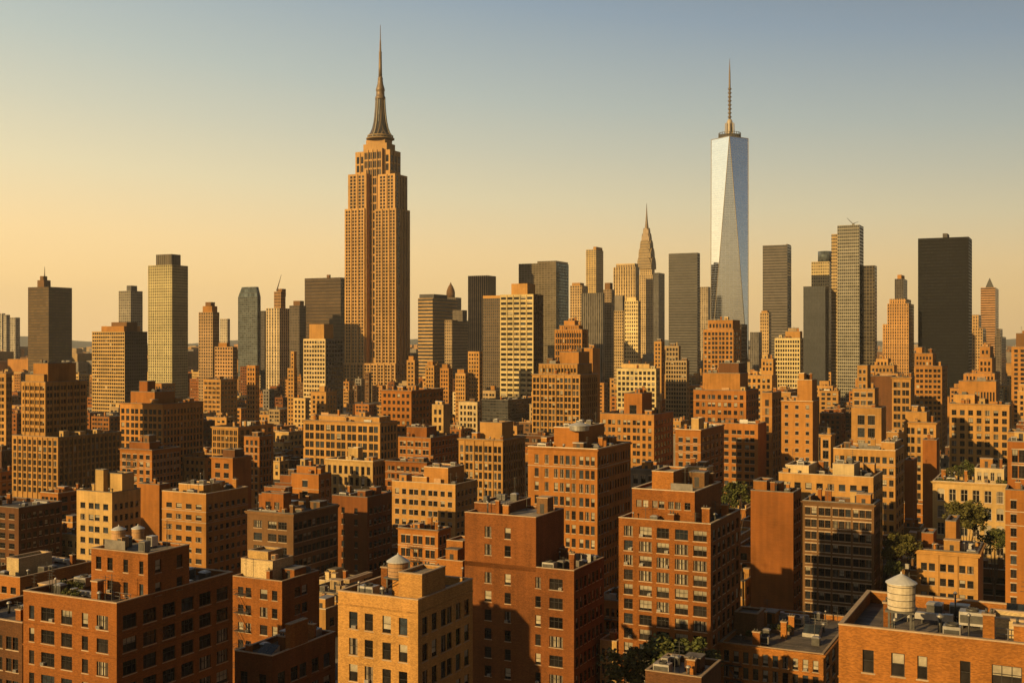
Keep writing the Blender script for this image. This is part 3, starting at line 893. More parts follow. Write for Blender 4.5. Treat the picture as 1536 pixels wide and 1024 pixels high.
N('tan_stepped_tower', 'slim tan setback tower in front of the dark stepped tower', 'the slim setback tower', (431, 441, 446, 552, 950), 612, 'tan', '11', 2, p=6, blind=.05,
  tops=[(436, 441, 445, 527, 1.0, {'f': 1, 'p': 6})])
N('brown_office_slab', 'wide dark brown office slab with level window bands', 'the brown banded slab', (457, 511, 520, 416, 1600), 520,
  S((.075, .052, .034), (.13, .075, .032), 5, 5.0, 1.0, .42, rough=.3, var=.15), tops=[(490, 494, 496, 412, 5, {'wall': 'umber', 'name': 'penthouse'})])
N('grid_office_tower', 'bright cream gridded tower with a blank tan box on its roof', 'the blank box tower', (455, 488, 515, 508, 900), 600, 'pale', '1' * 8, 6, p=6.6, hf=.58, tg=.5, gb=.45, blind=.1,
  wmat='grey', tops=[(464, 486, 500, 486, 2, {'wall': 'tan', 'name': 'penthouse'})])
N('tan_podium_building', 'low bright tan podium at the foot of the blank box tower', 'the low bright podium', (440, 458, 464, 597, 860), 622, 'cream', '111', 2, p=7, blind=.05)
N('ribbed_office_tower', 'brown tower with bright level bands and an uneven dark roof', 'the bright banded tower', (627, 649, 686, 447, 1320), 520,
  S((.46, .27, .10), (.06, .05, .04), 4, 5.2, 1.0, .6, rough=.3), tops=[(629, 652, 672, 441, 3, {'wall': 'slate', 'name': 'penthouse'})])
N('office_tower', 'grey gridded tower with a bright corner wing below the domed spire tower', 'the corner wing tower', (667, 678, 702, 480, 1250), 560,
  S((.36, .24, .12), (.07, .06, .05), 4, 4.5, .6, .6), tops=[(679, 694, 702, 465, 12, {'wall': S((.22, .17, .12), (.10, .085, .07), 7, 3.2, .6, .6), 'free': True, 'L': 10})])
N('domed_tower', 'distant tower with a small dome and needle spire', 'the domed spire tower', (668, 684, 692, 446, 2000), 470, S((.20, .15, .10), (.1, .08, .06), 5, 4, .6, .6), mast=(676, 428, 447, 8, .8, 0, 6.5))
N('ribbed_office_tower', 'brown tower striped by pale vertical ribs', 'the pale ribbed tower', (702, 731, 744, 413, 1500), 560, S((.50, .33, .17), (.075, .05, .035), 10, 4, .6, 1.0, rough=.3))
N('tan_apartment_tower', 'tan tower with a notched roof in front of the pale ribbed tower', 'the notched tan tower', (702, 719, 724, 527, 900), 580, 'tan', '1111', 2, p=6, blind=.05)
N('dark_grid_tower', 'shaded dark tower with a fine square window grid and tan parapet', 'the shaded grid tower', (724, 751, 757, 447, 1040), 600, S((.17, .115, .065), (.035, .032, .032), 9, 4.4, .6, .6, rough=.3),
  tops=[(724.3, 750.5, 756, 443, .3, {'wall': 'tan', 'name': 'penthouse', 'z0': 108})])
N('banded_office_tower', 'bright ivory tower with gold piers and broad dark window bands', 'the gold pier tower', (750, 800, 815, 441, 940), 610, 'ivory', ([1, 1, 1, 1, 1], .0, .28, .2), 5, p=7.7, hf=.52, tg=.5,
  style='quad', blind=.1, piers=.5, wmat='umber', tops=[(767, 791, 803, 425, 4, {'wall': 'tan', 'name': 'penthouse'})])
N('glass_office_block', 'low dark glass block at the foot of the gold pier tower', 'the low dark glass block', (722, 762, 800, 600, 820), 640, S((.10, .085, .07), (.06, .06, .058), 9, 4.5, .85, .6))
N('cream_house_block', 'small bright cream block with a stepped top at the foot of the shaded grid tower', 'the small bright cream block', (688, 716, 723, 603, 760), 630, 'pale', '1121', 2, p=9, blind=.1)
N('glass_tower', 'wide grey glass tower with a sloping roofline and blue side', 'the sloping roof tower', (778, 834, 853, 394, 1500), 560,
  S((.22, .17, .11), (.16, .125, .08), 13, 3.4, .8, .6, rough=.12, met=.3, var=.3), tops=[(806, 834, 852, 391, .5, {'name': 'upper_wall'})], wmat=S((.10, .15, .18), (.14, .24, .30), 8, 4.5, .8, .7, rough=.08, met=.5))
N('tan_tower', 'tan tower with dark side bays beside the sloping roof tower', 'the dark bay tan tower', (855, 873, 882, 428, 1850), 530, S((.45, .29, .13), (.10, .075, .05), 5, 4, .6, .65), tops=[(858, 870, 876, 424, 3, {'wall': 'tan', 'name': 'penthouse'})])
N('slab_tower', 'slim golden slab with a split top above its neighbours', 'the slim golden slab', (879, 894, 905, 374, 1950), 440, S((.48, .32, .12), (.16, .11, .06), 4, 3.2, .7, .6, rough=.3), tops=[(890, 894.5, 904, 370, .4, {'wall': 'tan', 'name': 'upper_wall'})])
N('grey_ribbed_tower', 'grey ribbed slab below the slim golden slab', 'the grey ribbed slab', (872, 904, 907, 439, 1150), 560, S((.22, .18, .135), (.065, .058, .052), 10, 5, .55, 1.0))
N('rounded_tower', 'brown tower with a small rounded cap next to the grey ribbed slab', 'the rounded cap tower', (905, 917, 922, 434, 1180), 570, S((.30, .20, .11), (.08, .065, .05), 5, 3.8, .55, .7), tops=[(907, 915, 919, 424, 1, {'wall': 'umber', 'name': 'penthouse'})])
N('tan_ribbed_tower', 'tan tower with a tall ribbed crown beside the sunburst spire tower', 'the ribbed crown tower', (920, 953, 959, 400, 1550), 500, S((.50, .34, .16), (.13, .09, .05), 9, 5, .5, .85), tops=[(924, 952, 957, 395, 2, {'name': 'upper_wall', 'wall': S((.5, .34, .16), (.1, .07, .04), 11, 40, .5, .9)})])
N('ivory_grid_tower', 'bright ivory gridded tower in front of the sunburst spire tower', 'the bright ivory grid tower', (937, 957, 961, 451, 900), 560, S((.62, .46, .22), (.09, .08, .065), 6, 5.8, .55, .6), tops=[(940, 954, 957, 446, 2, {'wall': 'ivory', 'name': 'penthouse'})])
N('tan_tower', 'tan tower with a dark cap standing before the ribbed crown tower', 'the dark cap tan tower', (921, 935, 939, 466, 1000), 560, S((.42, .28, .13), (.08, .065, .05), 5, 4.6, .6, .65), tops=[(922, 934, 937, 443, 1, {'wall': 'grey', 'name': 'penthouse', 'z0': 96})])
N('grey_office_tower', 'plain grey shaded slab right behind the sunburst spire tower', 'the plain shaded slab', (980, 988, 997, 409, 1900), 510, S((.16, .14, .12), (.08, .075, .07), 4, 4, .5, .8))
N('cream_grid_block', 'cream gridded mid-rise with stepped top and narrow wing', 'the cream stepped mid-rise', (925, 984, 990, 553, 740), 620, 'ivory', '1' * 9, 2, p=8.2, hf=.56, tg=.5, gb=.55, blind=.1,
  tops=[(932, 974, 980, 546, 3, {'f': 9, 'p': 9, 'wall': 'cream'})])
N('tan_apartment_tower', 'slim tan tower between two cream gridded mid-rises', 'the slim tan tower', (981, 992, 997, 512, 850), 590, 'tan', '11', 2, p=6, blind=.05)
N('cream_grid_block', 'cream gridded mid-rise with a lower shaded grey base', 'the grey base mid-rise', (998, 1030, 1034, 541, 780), 630, 'stone', '1' * 8, 2, p=6.4, hf=.58, tg=.4, gb=.5, blind=.1,
  tops=[(998.3, 1018, 1021, 519, .6, {'f': 4, 'p': 7})])
N('dark_slab_tower', 'dark grey slab tower with fine level lines and flat roof', 'the fine line slab', (1003, 1046, 1050, 379, 1300), 560, S((.15, .13, .108), (.05, .046, .043), 9, 4.1, 1.0, .55, rough=.25, var=.2))
N('grey_office_tower', 'pale grey tower squeezed between the fine line slab and mirrored skyscraper', 'the squeezed grey tower', (1049, 1062, 1066, 430, 2050), 500, S((.36, .27, .17), (.2, .16, .11), 4, 3.4, .6, .7))
N('art_deco_tower', 'orange brick art deco tower with vertical piers before the mirrored skyscraper', 'the vertical pier tower', (1055, 1100, 1112, 494, 830), 580, 'ochre', ([1, 1, 2, 2, 1, 1], .3, .6, .4), 3, p=7, hf=.6, blind=.1,
  tops=[(1062, 1099, 1110, 480, 2, {'f': 7, 'p': 9})])
N('dark_apartment_tower', 'tall dark shaded tower tucked beside the vertical pier tower', 'the tucked dark tower', (1104, 1112, 1121, 486, 900), 580, S((.10, .07, .045), (.05, .04, .03), 3, 6, .4, .6))
N('gothic_tower', 'orange gothic tower with thin piers and a crenellated top behind the close pier office', 'the crenellated gothic tower', (832, 873, 882, 494, 850), 545, 'ochre', '1' * 11, 3, p=9, hf=.7, gb=.8, blind=.05, piers=.5,
  tops=[(839, 868, 877, 488, 3, {'f': 8, 'p': 9}), (846, 862, 868, 481, 5, {'wall': 'ochre', 'name': 'penthouse'})])
N('brick_tower_block', 'plain brown brick stub tower on the flank of the close pier office', 'the brown stub tower', (872, 889, 900, 522, 760), 560, 'ochre', None, None)
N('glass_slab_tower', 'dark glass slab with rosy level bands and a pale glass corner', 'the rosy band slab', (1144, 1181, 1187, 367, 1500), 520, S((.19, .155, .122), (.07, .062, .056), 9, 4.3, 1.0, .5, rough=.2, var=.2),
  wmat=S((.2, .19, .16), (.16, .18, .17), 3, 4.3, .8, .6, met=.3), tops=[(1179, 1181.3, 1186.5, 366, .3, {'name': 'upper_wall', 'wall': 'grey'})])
N('tan_apartment_tower', 'slim tan tower rising in front of the rosy band slab', 'the slim sunlit tower', (1140, 1153, 1157, 469, 1250), 540, S((.46, .29, .12), (.1, .08, .06), 4, 5, .55, .6), tops=[(1142, 1151, 1154, 466, 2, {'wall': 'tan', 'name': 'penthouse'})])
N('grey_office_tower', 'grey ribbed tower between the mirrored skyscraper and slim sunlit tower', 'the grey ribbed tower', (1125, 1138, 1143, 498, 1150), 560, S((.22, .185, .15), (.08, .075, .07), 5, 4, .5, .9))
N('cream_podium', 'low tan stepped podium building at the foot of the grey ribbed tower', 'the tan stepped podium', (1119, 1158, 1166, 563, 700), 592, 'tan', '11111', 2, p=9, tops=[(1142, 1160, 1164, 538, 3, {'f': 3, 'p': 8})])
N('grid_office_tower', 'white gridded tower with a squat tan roof temple', 'the roof temple tower', (1162, 1200, 1205, 507, 800), 600, 'ivory', '1' * 10, 2, p=6.6, hf=.58, tg=.5, gb=.55, blind=.05,
  tops=[(1178, 1200, 1204, 497, 3, {'wall': 'tan', 'f': 4, 'p': 12}), (1182, 1195, 1199, 492, 5, {'wall': 'stone', 'name': 'penthouse', 'z0': 72})])
N('dark_slab_tower', 'charcoal slab tower with faint vertical lines', 'the charcoal slab', (1205, 1238, 1243, 429, 1100), 570, S((.066, .066, .068), (.045, .045, .046), 14, 5, .6, .9, rough=.35, var=.2))
N('cream_grid_tower', 'pale gridded tower crowned by a round green glass drum', 'the glass drum tower', (1217, 1244, 1252, 392, 1600), 480, S((.50, .37, .18), (.2, .15, .08), 8, 4.6, .6, .55), tops=[])
N('glass_tower', 'tall gridded grey glass skyscraper with stacked wings and a roof crane', 'the stacked wing skyscraper', (1256, 1289, 1309, 337, 1100), 575, S((.30, .265, .20), (.09, .088, .08), 11, 5.0, .74, .66, rough=.15, met=.2, var=.35),
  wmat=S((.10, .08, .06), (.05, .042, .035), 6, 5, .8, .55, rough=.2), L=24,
  tops=[(1247, 1256.6, None, 351, 4, {'ground': True, 'L': 14, 'wall': S((.40, .27, .12), (.07, .06, .05), 3, 5.0, .7, .55), 'name': 'upper_wall'}),
        (1289.3, 1312, 1318, 398, 8, {'ground': True, 'wall': S((.16, .12, .075), (.04, .035, .03), 5, 5, .75, .7), 'name': 'upper_wall', 'L': 14})])
N('art_deco_tower', 'orange stepped art deco tower with rounded shoulders', 'the rounded shoulder tower', (1331, 1363, 1371, 455, 1000), 530, S((.46, .24, .08), (.12, .08, .045), 9, 4.6, .5, .7),
  tops=[(1334, 1359, 1367, 448, 2, {'name': 'upper_wall'}), (1324, 1331.3, None, 486, 2, {'ground': True, 'L': 14, 'name': 'upper_wall'})])
N('dark_office_tower', 'small dark tower peeking over the rounded shoulder tower', 'the peeking dark tower', (1342, 1355, 1361, 418, 1350), 450, S((.13, .105, .085), (.07, .06, .05), 5, 4, .5, .8), tops=[(1346, 1352, 1357, 412, 2, {'wall': 'ochre', 'name': 'penthouse'})])
N('black_office_tower', 'massive black slab tower with faint floor lines', 'the massive black slab', (1377, 1453, 1458, 355, 1000), 590, S((.012, .0115, .0115), (.013, .0125, .013), 16, 4.9, .8, .5, rough=.35, var=.35, spec=.08),
  tops=[(1414, 1421, 1424, 350, 8, {'wall': 'slate', 'name': 'penthouse'})])
N('pyramid_tower', 'tan banded tower with a dark pyramid cap', 'the pyramid cap tower', (1471, 1493, 1498, 431, 1500), 500, S((.44, .23, .10), (.10, .065, .04), 3, 3.6, 1.0, .5))
N('tan_stepped_tower', 'orange stepped masonry tower beside the massive black slab', 'the orange stepped tower', (1455, 1474, 1479, 492, 1250), 560, S((.42, .25, .10), (.10, .075, .05), 5, 4.6, .55, .6), tops=[(1457, 1468, 1472, 472, 3, {'name': 'upper_wall'})])
N('grey_office_tower', 'grey brown tower with stepped roof beyond the pyramid cap tower', 'the stepped grey tower', (1492, 1502, 1509, 505, 1400), 545, S((.2, .15, .105), (.08, .065, .05), 4, 4, .6, .7), tops=[(1494, 1500, 1504, 493, 2, {'name': 'penthouse'})])
N('tan_apartment_tower', 'orange brick tower cropped by the frame near the hazy hills', 'the cropped orange tower', (1517, 1560, None, 520, 720), 590, 'ochre', '1111', None, L=18, p=7, blind=.05, tops=[(1524, 1550, None, 500, 4, {'L': 8, 'wall': 'umber', 'name': 'penthouse'})])
N('tan_apartment_tower', 'tan wedding cake apartment tower with rough setbacks', 'the rough setback tower', (1372, 1413, 1421, 549, 640), 625, 'ochre', ([2, 2, 2], .3, .6, .5), 3, p=8, hf=.5, blind=.05,
  tops=[(1370.1, 1399, 1404, 530, 1.5, {'f': 5, 'p': 8}), (1374, 1383, 1387, 521, 3, {'wall': 'ochre', 'name': 'penthouse'})])
N('tan_apartment_tower', 'tan ziggurat block of ornate stepped terraces', 'the ornate ziggurat block', (1300, 1347, 1352, 560, 820), 590, 'tan', '111111', 2, p=8, blind=.05,
  tops=[(1306, 1341, 1346, 548, 2, {'f': 6, 'p': 8}), (1314, 1332, 1336, 538, 4, {'f': 3, 'p': 8})])
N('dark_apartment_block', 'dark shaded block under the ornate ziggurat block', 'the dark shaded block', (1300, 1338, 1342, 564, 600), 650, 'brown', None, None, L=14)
N('tan_stepped_block', 'tan stepped block of ornate terraces below the pyramid cap tower', 'the tan terrace block', (1447, 1492, 1500, 560, 800), 590, 'ochre', '1' * 8, 3, p=8, blind=.05,
  tops=[(1468, 1488, 1494, 537, 2, {'f': 3, 'p': 9}), (1470, 1485, 1490, 520, 4, {'f': 2, 'p': 9, 'z0': 55})])
for k, (px, nm, lab) in enumerate((((-20, 3, 8, 470, 2250), 'the cropped hazy tower', 'hazy grey tower cropped by the frame'), ((5, 9.5, 15, 472, 2150), 'the thin hazy tower', 'thin hazy grey tower beside the cropped hazy tower'),
                                   ((15, 23, 30, 476, 2050), 'the pale hazy tower', 'pale hazy tower with a bright edge before the lantern slab tower'))):
    N('grey_office_tower', lab, nm, px, 545, S((.34, .29, .22), (.2, .17, .14), 3, 3.6, .6, .7))
for k, (px, nm, lab, wl, fr) in enumerate((
        ((638, 651, 660, 548, 850), 'the small square tan tower', 'small square tan tower with a flat cap', 'tan', '111'),
        ((660, 673, 679, 552, 880), 'the rough tan tower', 'rough tan tower beside the small square tan tower', 'ochre', '111'),
        ((683, 698, 704, 560, 820), 'the spotted tan tower', 'tan tower with small spotted windows', 'tan', '1111'),
        ((610, 622, 628, 540, 1150), 'the corner turret tower', 'slender tan turret tower against the tallest stepped tower', 'tan', '11'))):
    N('tan_apartment_tower', lab, nm, px, 600, wl, fr, 2, p=6.2, hf=.55, blind=.05, tops=[(px[0] + 3, px[1] - 2, px[2] - 2, px[3] - 6, 2, {'wall': 'ochre', 'name': 'penthouse'})])


# ---- three landmark skyscrapers
def spot(px, y, w):
    """(u, z) of photo point (px, y) on the upright plane w"""
    t = tn(px)
    Y = w / (t * SG + CG)
    return Y * (t * CG - SG), CAM_H - (y - 512) * Y / FPX


def tapered_spire(b, root):
    w = b.w0 + 30
    u, zb = spot(570.5, 207, w)
    k = (CAM_H - (0 - 512)) and (g2w(u, w)[1] / FPX)          # metres per photo pixel there
    x, y = u - b.u, w - b.w
    z = lambda py: CAM_H - (py - 512) * k
    prof = [(20, 209), (19, 205), (15.5, 200), (12.6, 193), (10.4, 184), (8.8, 173), (7.6, 161), (6.9, 149)]
    m = MB()
    m.lathe([(r * k, z(p)) for r, p in prof], 16, MAST_SKIN, x, y, False)
    m.build('mooring_mast', root)
    for dx, dy in ((1, 0), (-1, 0), (0, 1), (0, -1)):        # four thin winged fins that follow the flare
        f = MB()
        t = 1.0
        for (ra, pa), (rb, pb) in zip(prof, prof[1:]):
            q = []
            for r, p in ((ra, pa), (rb, pb)):
                o = (r + 1.2) * k
                q.append([(x + dx * rr + dy * s * t, y + dy * rr + dx * s * t, z(p)) for rr in (r * k * .8, o) for s in (-1, 1)])
            a, b2 = q
            V = a + b2
            f.mesh_faces(V, [(0, 2, 6, 4), (3, 1, 5, 7), (2, 3, 7, 6), (4, 6, 7, 5)], wallmat('grey'))
        f.build('fin', root)
    for pa, ra in ((209.5, 21.2), (205.5, 19.4)):
        f = MB()
        f.lathe([(ra * k, z(pa)), (ra * k, z(pa - 1.6)), ((ra - 1.5) * k, z(pa - 1.7))], 24, wallmat('stone'), x, y, False)
        f.build('ledge', root)
    c = MB()
    c.lathe([(7.8 * k, z(150)), (7.8 * k, z(146)), (6.6 * k, z(145)), (6.2 * k, z(137)), (7 * k, z(136)), (6.4 * k, z(133)), (4.6 * k, z(127)), (3.6 * k, z(120)), (4.0 * k, z(119)), (2.9 * k, z(115))], 16, STEEL_D, x, y)
    c.build('lantern_drum', root)
    a = MB()
    a.lathe([(2.9 * k, z(116)), (2.5 * k, z(100)), (2.1 * k, z(80)), (2.5 * k, z(79)), (1.5 * k, z(77)), (1.1 * k, z(62)), (.7 * k, z(60)), (.35 * k, z(38))], 8, STEEL_D, x, y)
    a.build('antenna', root)


STEEL_D = mat_noise('antenna_metal', (.13, .09, .055), (.20, .14, .09), .3, .5, .3)
MAST_SKIN = mat_tower((.19, .13, .08), (.05, .05, .055), 4.2, 400, .66, 1.0, rough=.25)
LIME = mat_wall('limestone', (.455, .262, .096), var=.12)
w7 = ([2, 2, 2], .5, 1.2, .7)
RECESS_COLS = ('px', [(548.3, 551.2), (552.6, 555.5), (556.9, 559.8), (561.2, 564.1)])  # recess window strips packed wide and tall, imitating the shadow between the wings
esb = N('stepped_skyscraper', 'tallest stepped limestone skyscraper with set back wings and a tapered spire', 'the tallest stepped tower',
        (508.5, 593, 618, 545, 1352), 612, LIME, ([1, 2, 2, 2, 2, 2, 2, 2, 1], .5, 1.2, .8), ([2, 2, 2, 2], .7, 1.4, .9), p=5.1, hf=.70, tg=.6, blind=0, style='plain', cat='skyscraper', piers=.9,
        tops=[(517.5, 594, 617, 312, 15, {'free': 1, 'L': 32, 'f': RECESS_COLS, 'hf': .9, 'r': ([2, 2, 2, 2, 2], .7, 1.4, .9), 'p': 5.0, 'name': 'shaft'}),
              (517, 546.5, None, 312, 3, {'free': 1, 'L': 11.95, 'f': w7, 'p': 5.0, 'name': 'wing'}), (562, 594, None, 312, 3, {'free': 1, 'L': 11.95, 'f': w7, 'r': 1, 'p': 5.0, 'name': 'wing'}),
              (522, 592, 613, 260, 16, {'free': 1, 'L': 29, 'f': RECESS_COLS, 'hf': .9, 'r': ([2, 2, 2, 2], .7, 1.4, .9), 'p': 5.0, 'name': 'shaft'}),
              (522, 549.5, None, 260, 5, {'free': 1, 'L': 10.95, 'f': ([2, 2], .5, 1.3, 1.0), 'p': 5.0, 'name': 'wing'}), (567, 592.5, None, 260, 5, {'free': 1, 'L': 10.95, 'f': ([2, 2], .5, 1.3, 1.0), 'r': 1, 'p': 5.0, 'name': 'wing'}),
              (533, 585, 605, 224, 18, {'free': 1, 'L': 24, 'f': ([1, 1, 2, 2, 1, 1], .3, .6, .5), 'r': '222', 'p': 13, 'hf': .8, 'name': 'crown_block'}),
              (545, 573, None, 222, 13, {'free': 1, 'L': 4.95, 'f': '2222', 'p': 13, 'hf': .8, 'tg': .4, 'name': 'crown_block'}),
              (545, 580, 596, 214, 20, {'free': 1, 'L': 19, 'name': 'crown_step'}), (549, 577.5, 592, 208, 22, {'free': 1, 'L': 16, 'name': 'crown_step'})], extra=tapered_spire)

CHROME = mat_tower((.30, .21, .11), (.08, .06, .04), 2.4, 5.2, .45, .5, rough=.3)


def sunburst_crown(b, root):
    w = b.w0 + 12
    u, zb = spot(970, 402, w)
    k = g2w(u, w)[1] / FPX
    x, y = u - b.u, w - b.w
    z = lambda py: CAM_H - (py - 512) * k
    for i, (r, yb, yt_) in enumerate(((11.2, 404, 384), (9.6, 388, 371), (7.9, 374, 360), (6.1, 363, 350), (4.4, 352, 342))):
        m = MB()                                     # one arched tier: a barrel vault each way
        n = 10
        for sw in (0, 1):
            prof = [(r * k * math.cos(math.pi * j / n), z(yb) + (z(yt_) - z(yb)) * math.sin(math.pi * j / n) ** .8) for j in range(n + 1)]
            d = r * k
            V = [((x + p[0], y + s * d, p[1]) if sw == 0 else (x + s * d, y + p[0], p[1])) for s in (-1, 1) for p in prof]
            F = [(j, j + 1, n + 2 + j, n + 1 + j) for j in range(n)] + [tuple(range(n + 1)), tuple(range(n + 1, 2 * n + 2))]
            m.mesh_faces(V, F, CHROME if i < 3 else STEEL_D)
        m.build('crown_arch', root)
    a = MB()
    a.lathe([(4.0 * k, z(350)), (3.0 * k, z(341)), (2.0 * k, z(333)), (1.1 * k, z(322)), (.25 * k, z(305))], 8, STEEL_D, x, y)
    a.build('spire', root)


N('spire_skyscraper', 'slim skyscraper with arched metal crown tiers and needle spire', 'the sunburst spire tower', (957, 979, 984, 412, 2080), 500, S((.45, .31, .15), (.10, .08, .06), 8, 3.6, .5, .65), cat='skyscraper',
  tops=[(959.5, 977.5, 982, 398, 2, {'name': 'upper_wall'})], extra=sunburst_crown)

# the mirrored skyscraper: a square foot and a square top turned by 45 degrees, eight tall triangles between
MIRROR = mat_tower((.68, .70, .73), (.76, .79, .82), 6.4, 4.0, .97, .88, rough=.04, met=1.0, var=.035, flat=True)
MIRROR_B = mat_tower((.42, .44, .46), (.30, .33, .37), 1.6, 30, .6, .95, rough=.25, met=.5, var=.1)


def mirrored_tower():
    D = 1918.0
    a = 30.9
    k = (D + a) / FPX
    cx = (1094.5 - 768) * k
    z1, zb = CAM_H + (512 - 209) * k, CAM_H + (512 - 580) * k
    root = thing('mirrored_skyscraper', 'mirrored glass skyscraper of tall triangular facets with ringed mast', 'skyscraper', (cx, D + a, 0), math.radians(-11.5))
    foot = [(-a, -a), (a, -a), (a, a), (-a, a)]
    top = [(0, -a), (a, 0), (0, a), (-a, 0)]
    q = 27.0
    p = MB()
    p.box(-a, a, -a, a, 0, q, MIRROR_B)
    p.build('podium', root)
    names = 0
    for i in range(4):
        j = (i + 1) % 4
        m = MB()
        m.poly([(*foot[i], q), (*foot[j], q), (*top[i], z1)], MIRROR)
        m.build('facet', root)
        m = MB()
        m.poly([(*foot[j], q), (*top[j], z1), (*top[i], z1)], MIRROR)
        m.build('facet', root)
    e = MB()                                           # bright metal edges
    for i in range(4):
        j = (i + 1) % 4
        for s, t in ((foot[i], top[i]), (foot[j], top[i])):
            e.bar((*s, q), (*t, z1), .55, STEEL, 4)
        e.bar((*top[i], z1), (*top[j], z1), .6, STEEL, 4)
    e.build('edge_trim', root)
    r = MB()
    r.poly([(*t, z1) for t in top], ROOF)
    r.build('roof', root)
    g = MB()
    g.lathe([(16 * k, z1 + .1), (16 * k, z1 + 6 * k), (15 * k, z1 + 6 * k), (15 * k, z1 + .2)], 28, METAL_D, cap=False)
    for t in range(28):
        an = 2 * math.pi * t / 28
        g.bar((16.2 * k * math.cos(an), 16.2 * k * math.sin(an), z1), (16.2 * k * math.cos(an), 16.2 * k * math.sin(an), z1 + 9 * k), .5, METAL_D, 4)
    g.lathe([(16.3 * k, z1 + 8.5 * k), (16.3 * k, z1 + 9.2 * k)], 28, METAL_D, cap=False)
    g.build('ring_platform', root)
    s = MB()
    s.lathe([(5.6 * k, z1), (5.4 * k, z1 + 9 * k), (4.4 * k, z1 + 10 * k), (4.0 * k, z1 + 27 * k), (2.4 * k, z1 + 30 * k)], 12, STEEL, smooth=False)
    s.lathe([(8.5 * k, z1), (8.5 * k, z1 + 4 * k), (6 * k, z1 + 5 * k)], 20, METAL, smooth=False)
    for dx, dy in ((-7, 0), (7, 0), (0, 7), (0, -7), (-5, -5), (5, -5), (5, 5), (-5, 5)):
        s.bar((dx * k, dy * k, z1), (dx * .9 * k, dy * .9 * k, z1 + 24 * k), .7 * k, STEEL, 5)
    s.build('mast_base', root)
    prof = [(1.7 * k, z1 + 30 * k)]
    for y in range(32, 76, 6):
        prof += [(1.5 * k, z1 + y * k), (2.8 * k, z1 + (y + .6) * k), (2.8 * k, z1 + (y + 2) * k), (1.5 * k, z1 + (y + 2.6) * k)]
    prof += [(1.5 * k, z1 + 78 * k), (1.2 * k, z1 + 98 * k), (.5 * k, z1 + 113 * k), (.2 * k, z1 + 121 * k)]
    s = MB()
    s.lathe(prof, 10, STEEL_D)
    s.build('mast', root)
    u, w = w2g(cx, D + a)
    BOX.append((u - 28, u + 28, w - 28, w + 28, 0, z1, -1))


mirrored_tower()


def crown_extra(b, root):
    """glazed crown with one side leaning back"""
    u0, u1, w0, w1 = b.u0 - b.u, b.u1 - b.u, b.w0 - b.w, b.w1 - b.w
    z0, z1 = b.h, b.h + 14
    m = MB()
    V = [(u0, w0, z0), (u1, w0, z0), (u1, w1, z0), (u0, w1, z0), (u0 + 6, w0 + 1, z1), (u1 - 3, w0 + 1, z1), (u1 - 3, w1 - 1, z1), (u0 + 6, w1 - 1, z1)]
    m.mesh_faces(V, [(0, 1, 5, 4), (1, 2, 6, 5), (2, 3, 7, 6), (3, 0, 4, 7), (4, 5, 6, 7)], CROWN_GL)
    m.build('glazed_crown', root)


CROWN_GL = mat_tower((.12, .12, .11), (.16, .19, .19), 3.0, 6.0, .85, .85, rough=.1, met=.4)


def drum_extra(b, root):
    w = b.w0 + 14
    u, zz = spot(1237, 391, w)
    m = MB()
    m.lathe([(9.3, b.h), (9.3, b.h + 15), (8.2, b.h + 15.2)], 24, CROWN_GL, u - b.u, w - b.w)
    m.build('glass_drum', root)


def pyramid_extra(b, root):
    m = MB()
    cx, cy_ = 0, -2
    m.frustum(cx, cy_, b.h, b.h + 14, 5.5, 5.5, .3, .3, METAL_D)
    m.build('pyramid_cap', root)


for b in BL:
    b.u0, b.u1, b.w0, b.w1 = b.masses[0].u0, b.masses[0].u1, b.masses[0].w0, b.masses[0].w1
    if b.nick == 'the slanting crown tower':
        b.extra = crown_extra
    if b.nick == 'the glass drum tower':
        b.extra = drum_extra
    if b.nick == 'the pyramid cap tower':
        b.extra = pyramid_extra
NAMED = list(BL)

# ------------------------------------------------------------------ what the camera (and a few spots round it) can see
VIEWS = [(0, 0, CAM_H), (-9, 0, CAM_H), (9, 0, CAM_H), (0, 0, CAM_H + 5), (0, 0, CAM_H - 5)]


def in_frame(x, y, d, mg=60):
    return d > 20 and -mg < x < 1536 + mg and -mg < y < 1024 + mg


def visible(P, views=VIEWS):
    """P: n x 3 points in (u, w, z); which are seen from any of the views past all the solids"""
    P = np.asarray(P, float)
    B = np.array([bx[:6] for bx in BOX])
    lo, hi = B[:, [0, 2, 4]], B[:, [1, 3, 5]]
    seen = np.zeros(len(P), bool)
    for vx, vy, vz in views:
        o = np.array([*w2g(vx, vy), vz])
        for s in range(0, len(P), 1500):
            idx = np.nonzero(~seen[s:s + 1500])[0] + s
            if not len(idx):
                continue
            d = P[idx] - o
            d[np.abs(d) < 1e-9] = 1e-9
            t0 = (lo[None] - o) / d[:, None, :]
            t1 = (hi[None] - o) / d[:, None, :]
            tmin = np.minimum(t0, t1).max(2)
            tmax = np.maximum(t0, t1).min(2)
            hit = (tmax > np.maximum(tmin, 0)) & (tmin < .9995) & (tmax > .001)
            seen[idx] |= ~hit.any(1)
    return seen


# ------------------------------------------------------------------ the low blocks that fill the city between them
frng = random.Random(21)
WCOL = {'grey': 'grey', 'red': 'red brick', 'orange': 'orange brick', 'rust': 'rust brick', 'brown': 'dark brown', 'tan': 'tan', 'ochre': 'ochre', 'cream': 'cream', 'pale': 'pale', 'stone': 'stone grey', 'umber': 'umber'}


def screen_rect(u0, u1, w0, w1, z1):
    a, b_, c = proj(u0, w0, z1), proj(u1, w0, z1), proj(u1, w1, z1)
    return a[0], b_[0], c[0], max(a[1], b_[1]), b_[2]


used_labels = {b.label for b in BL}


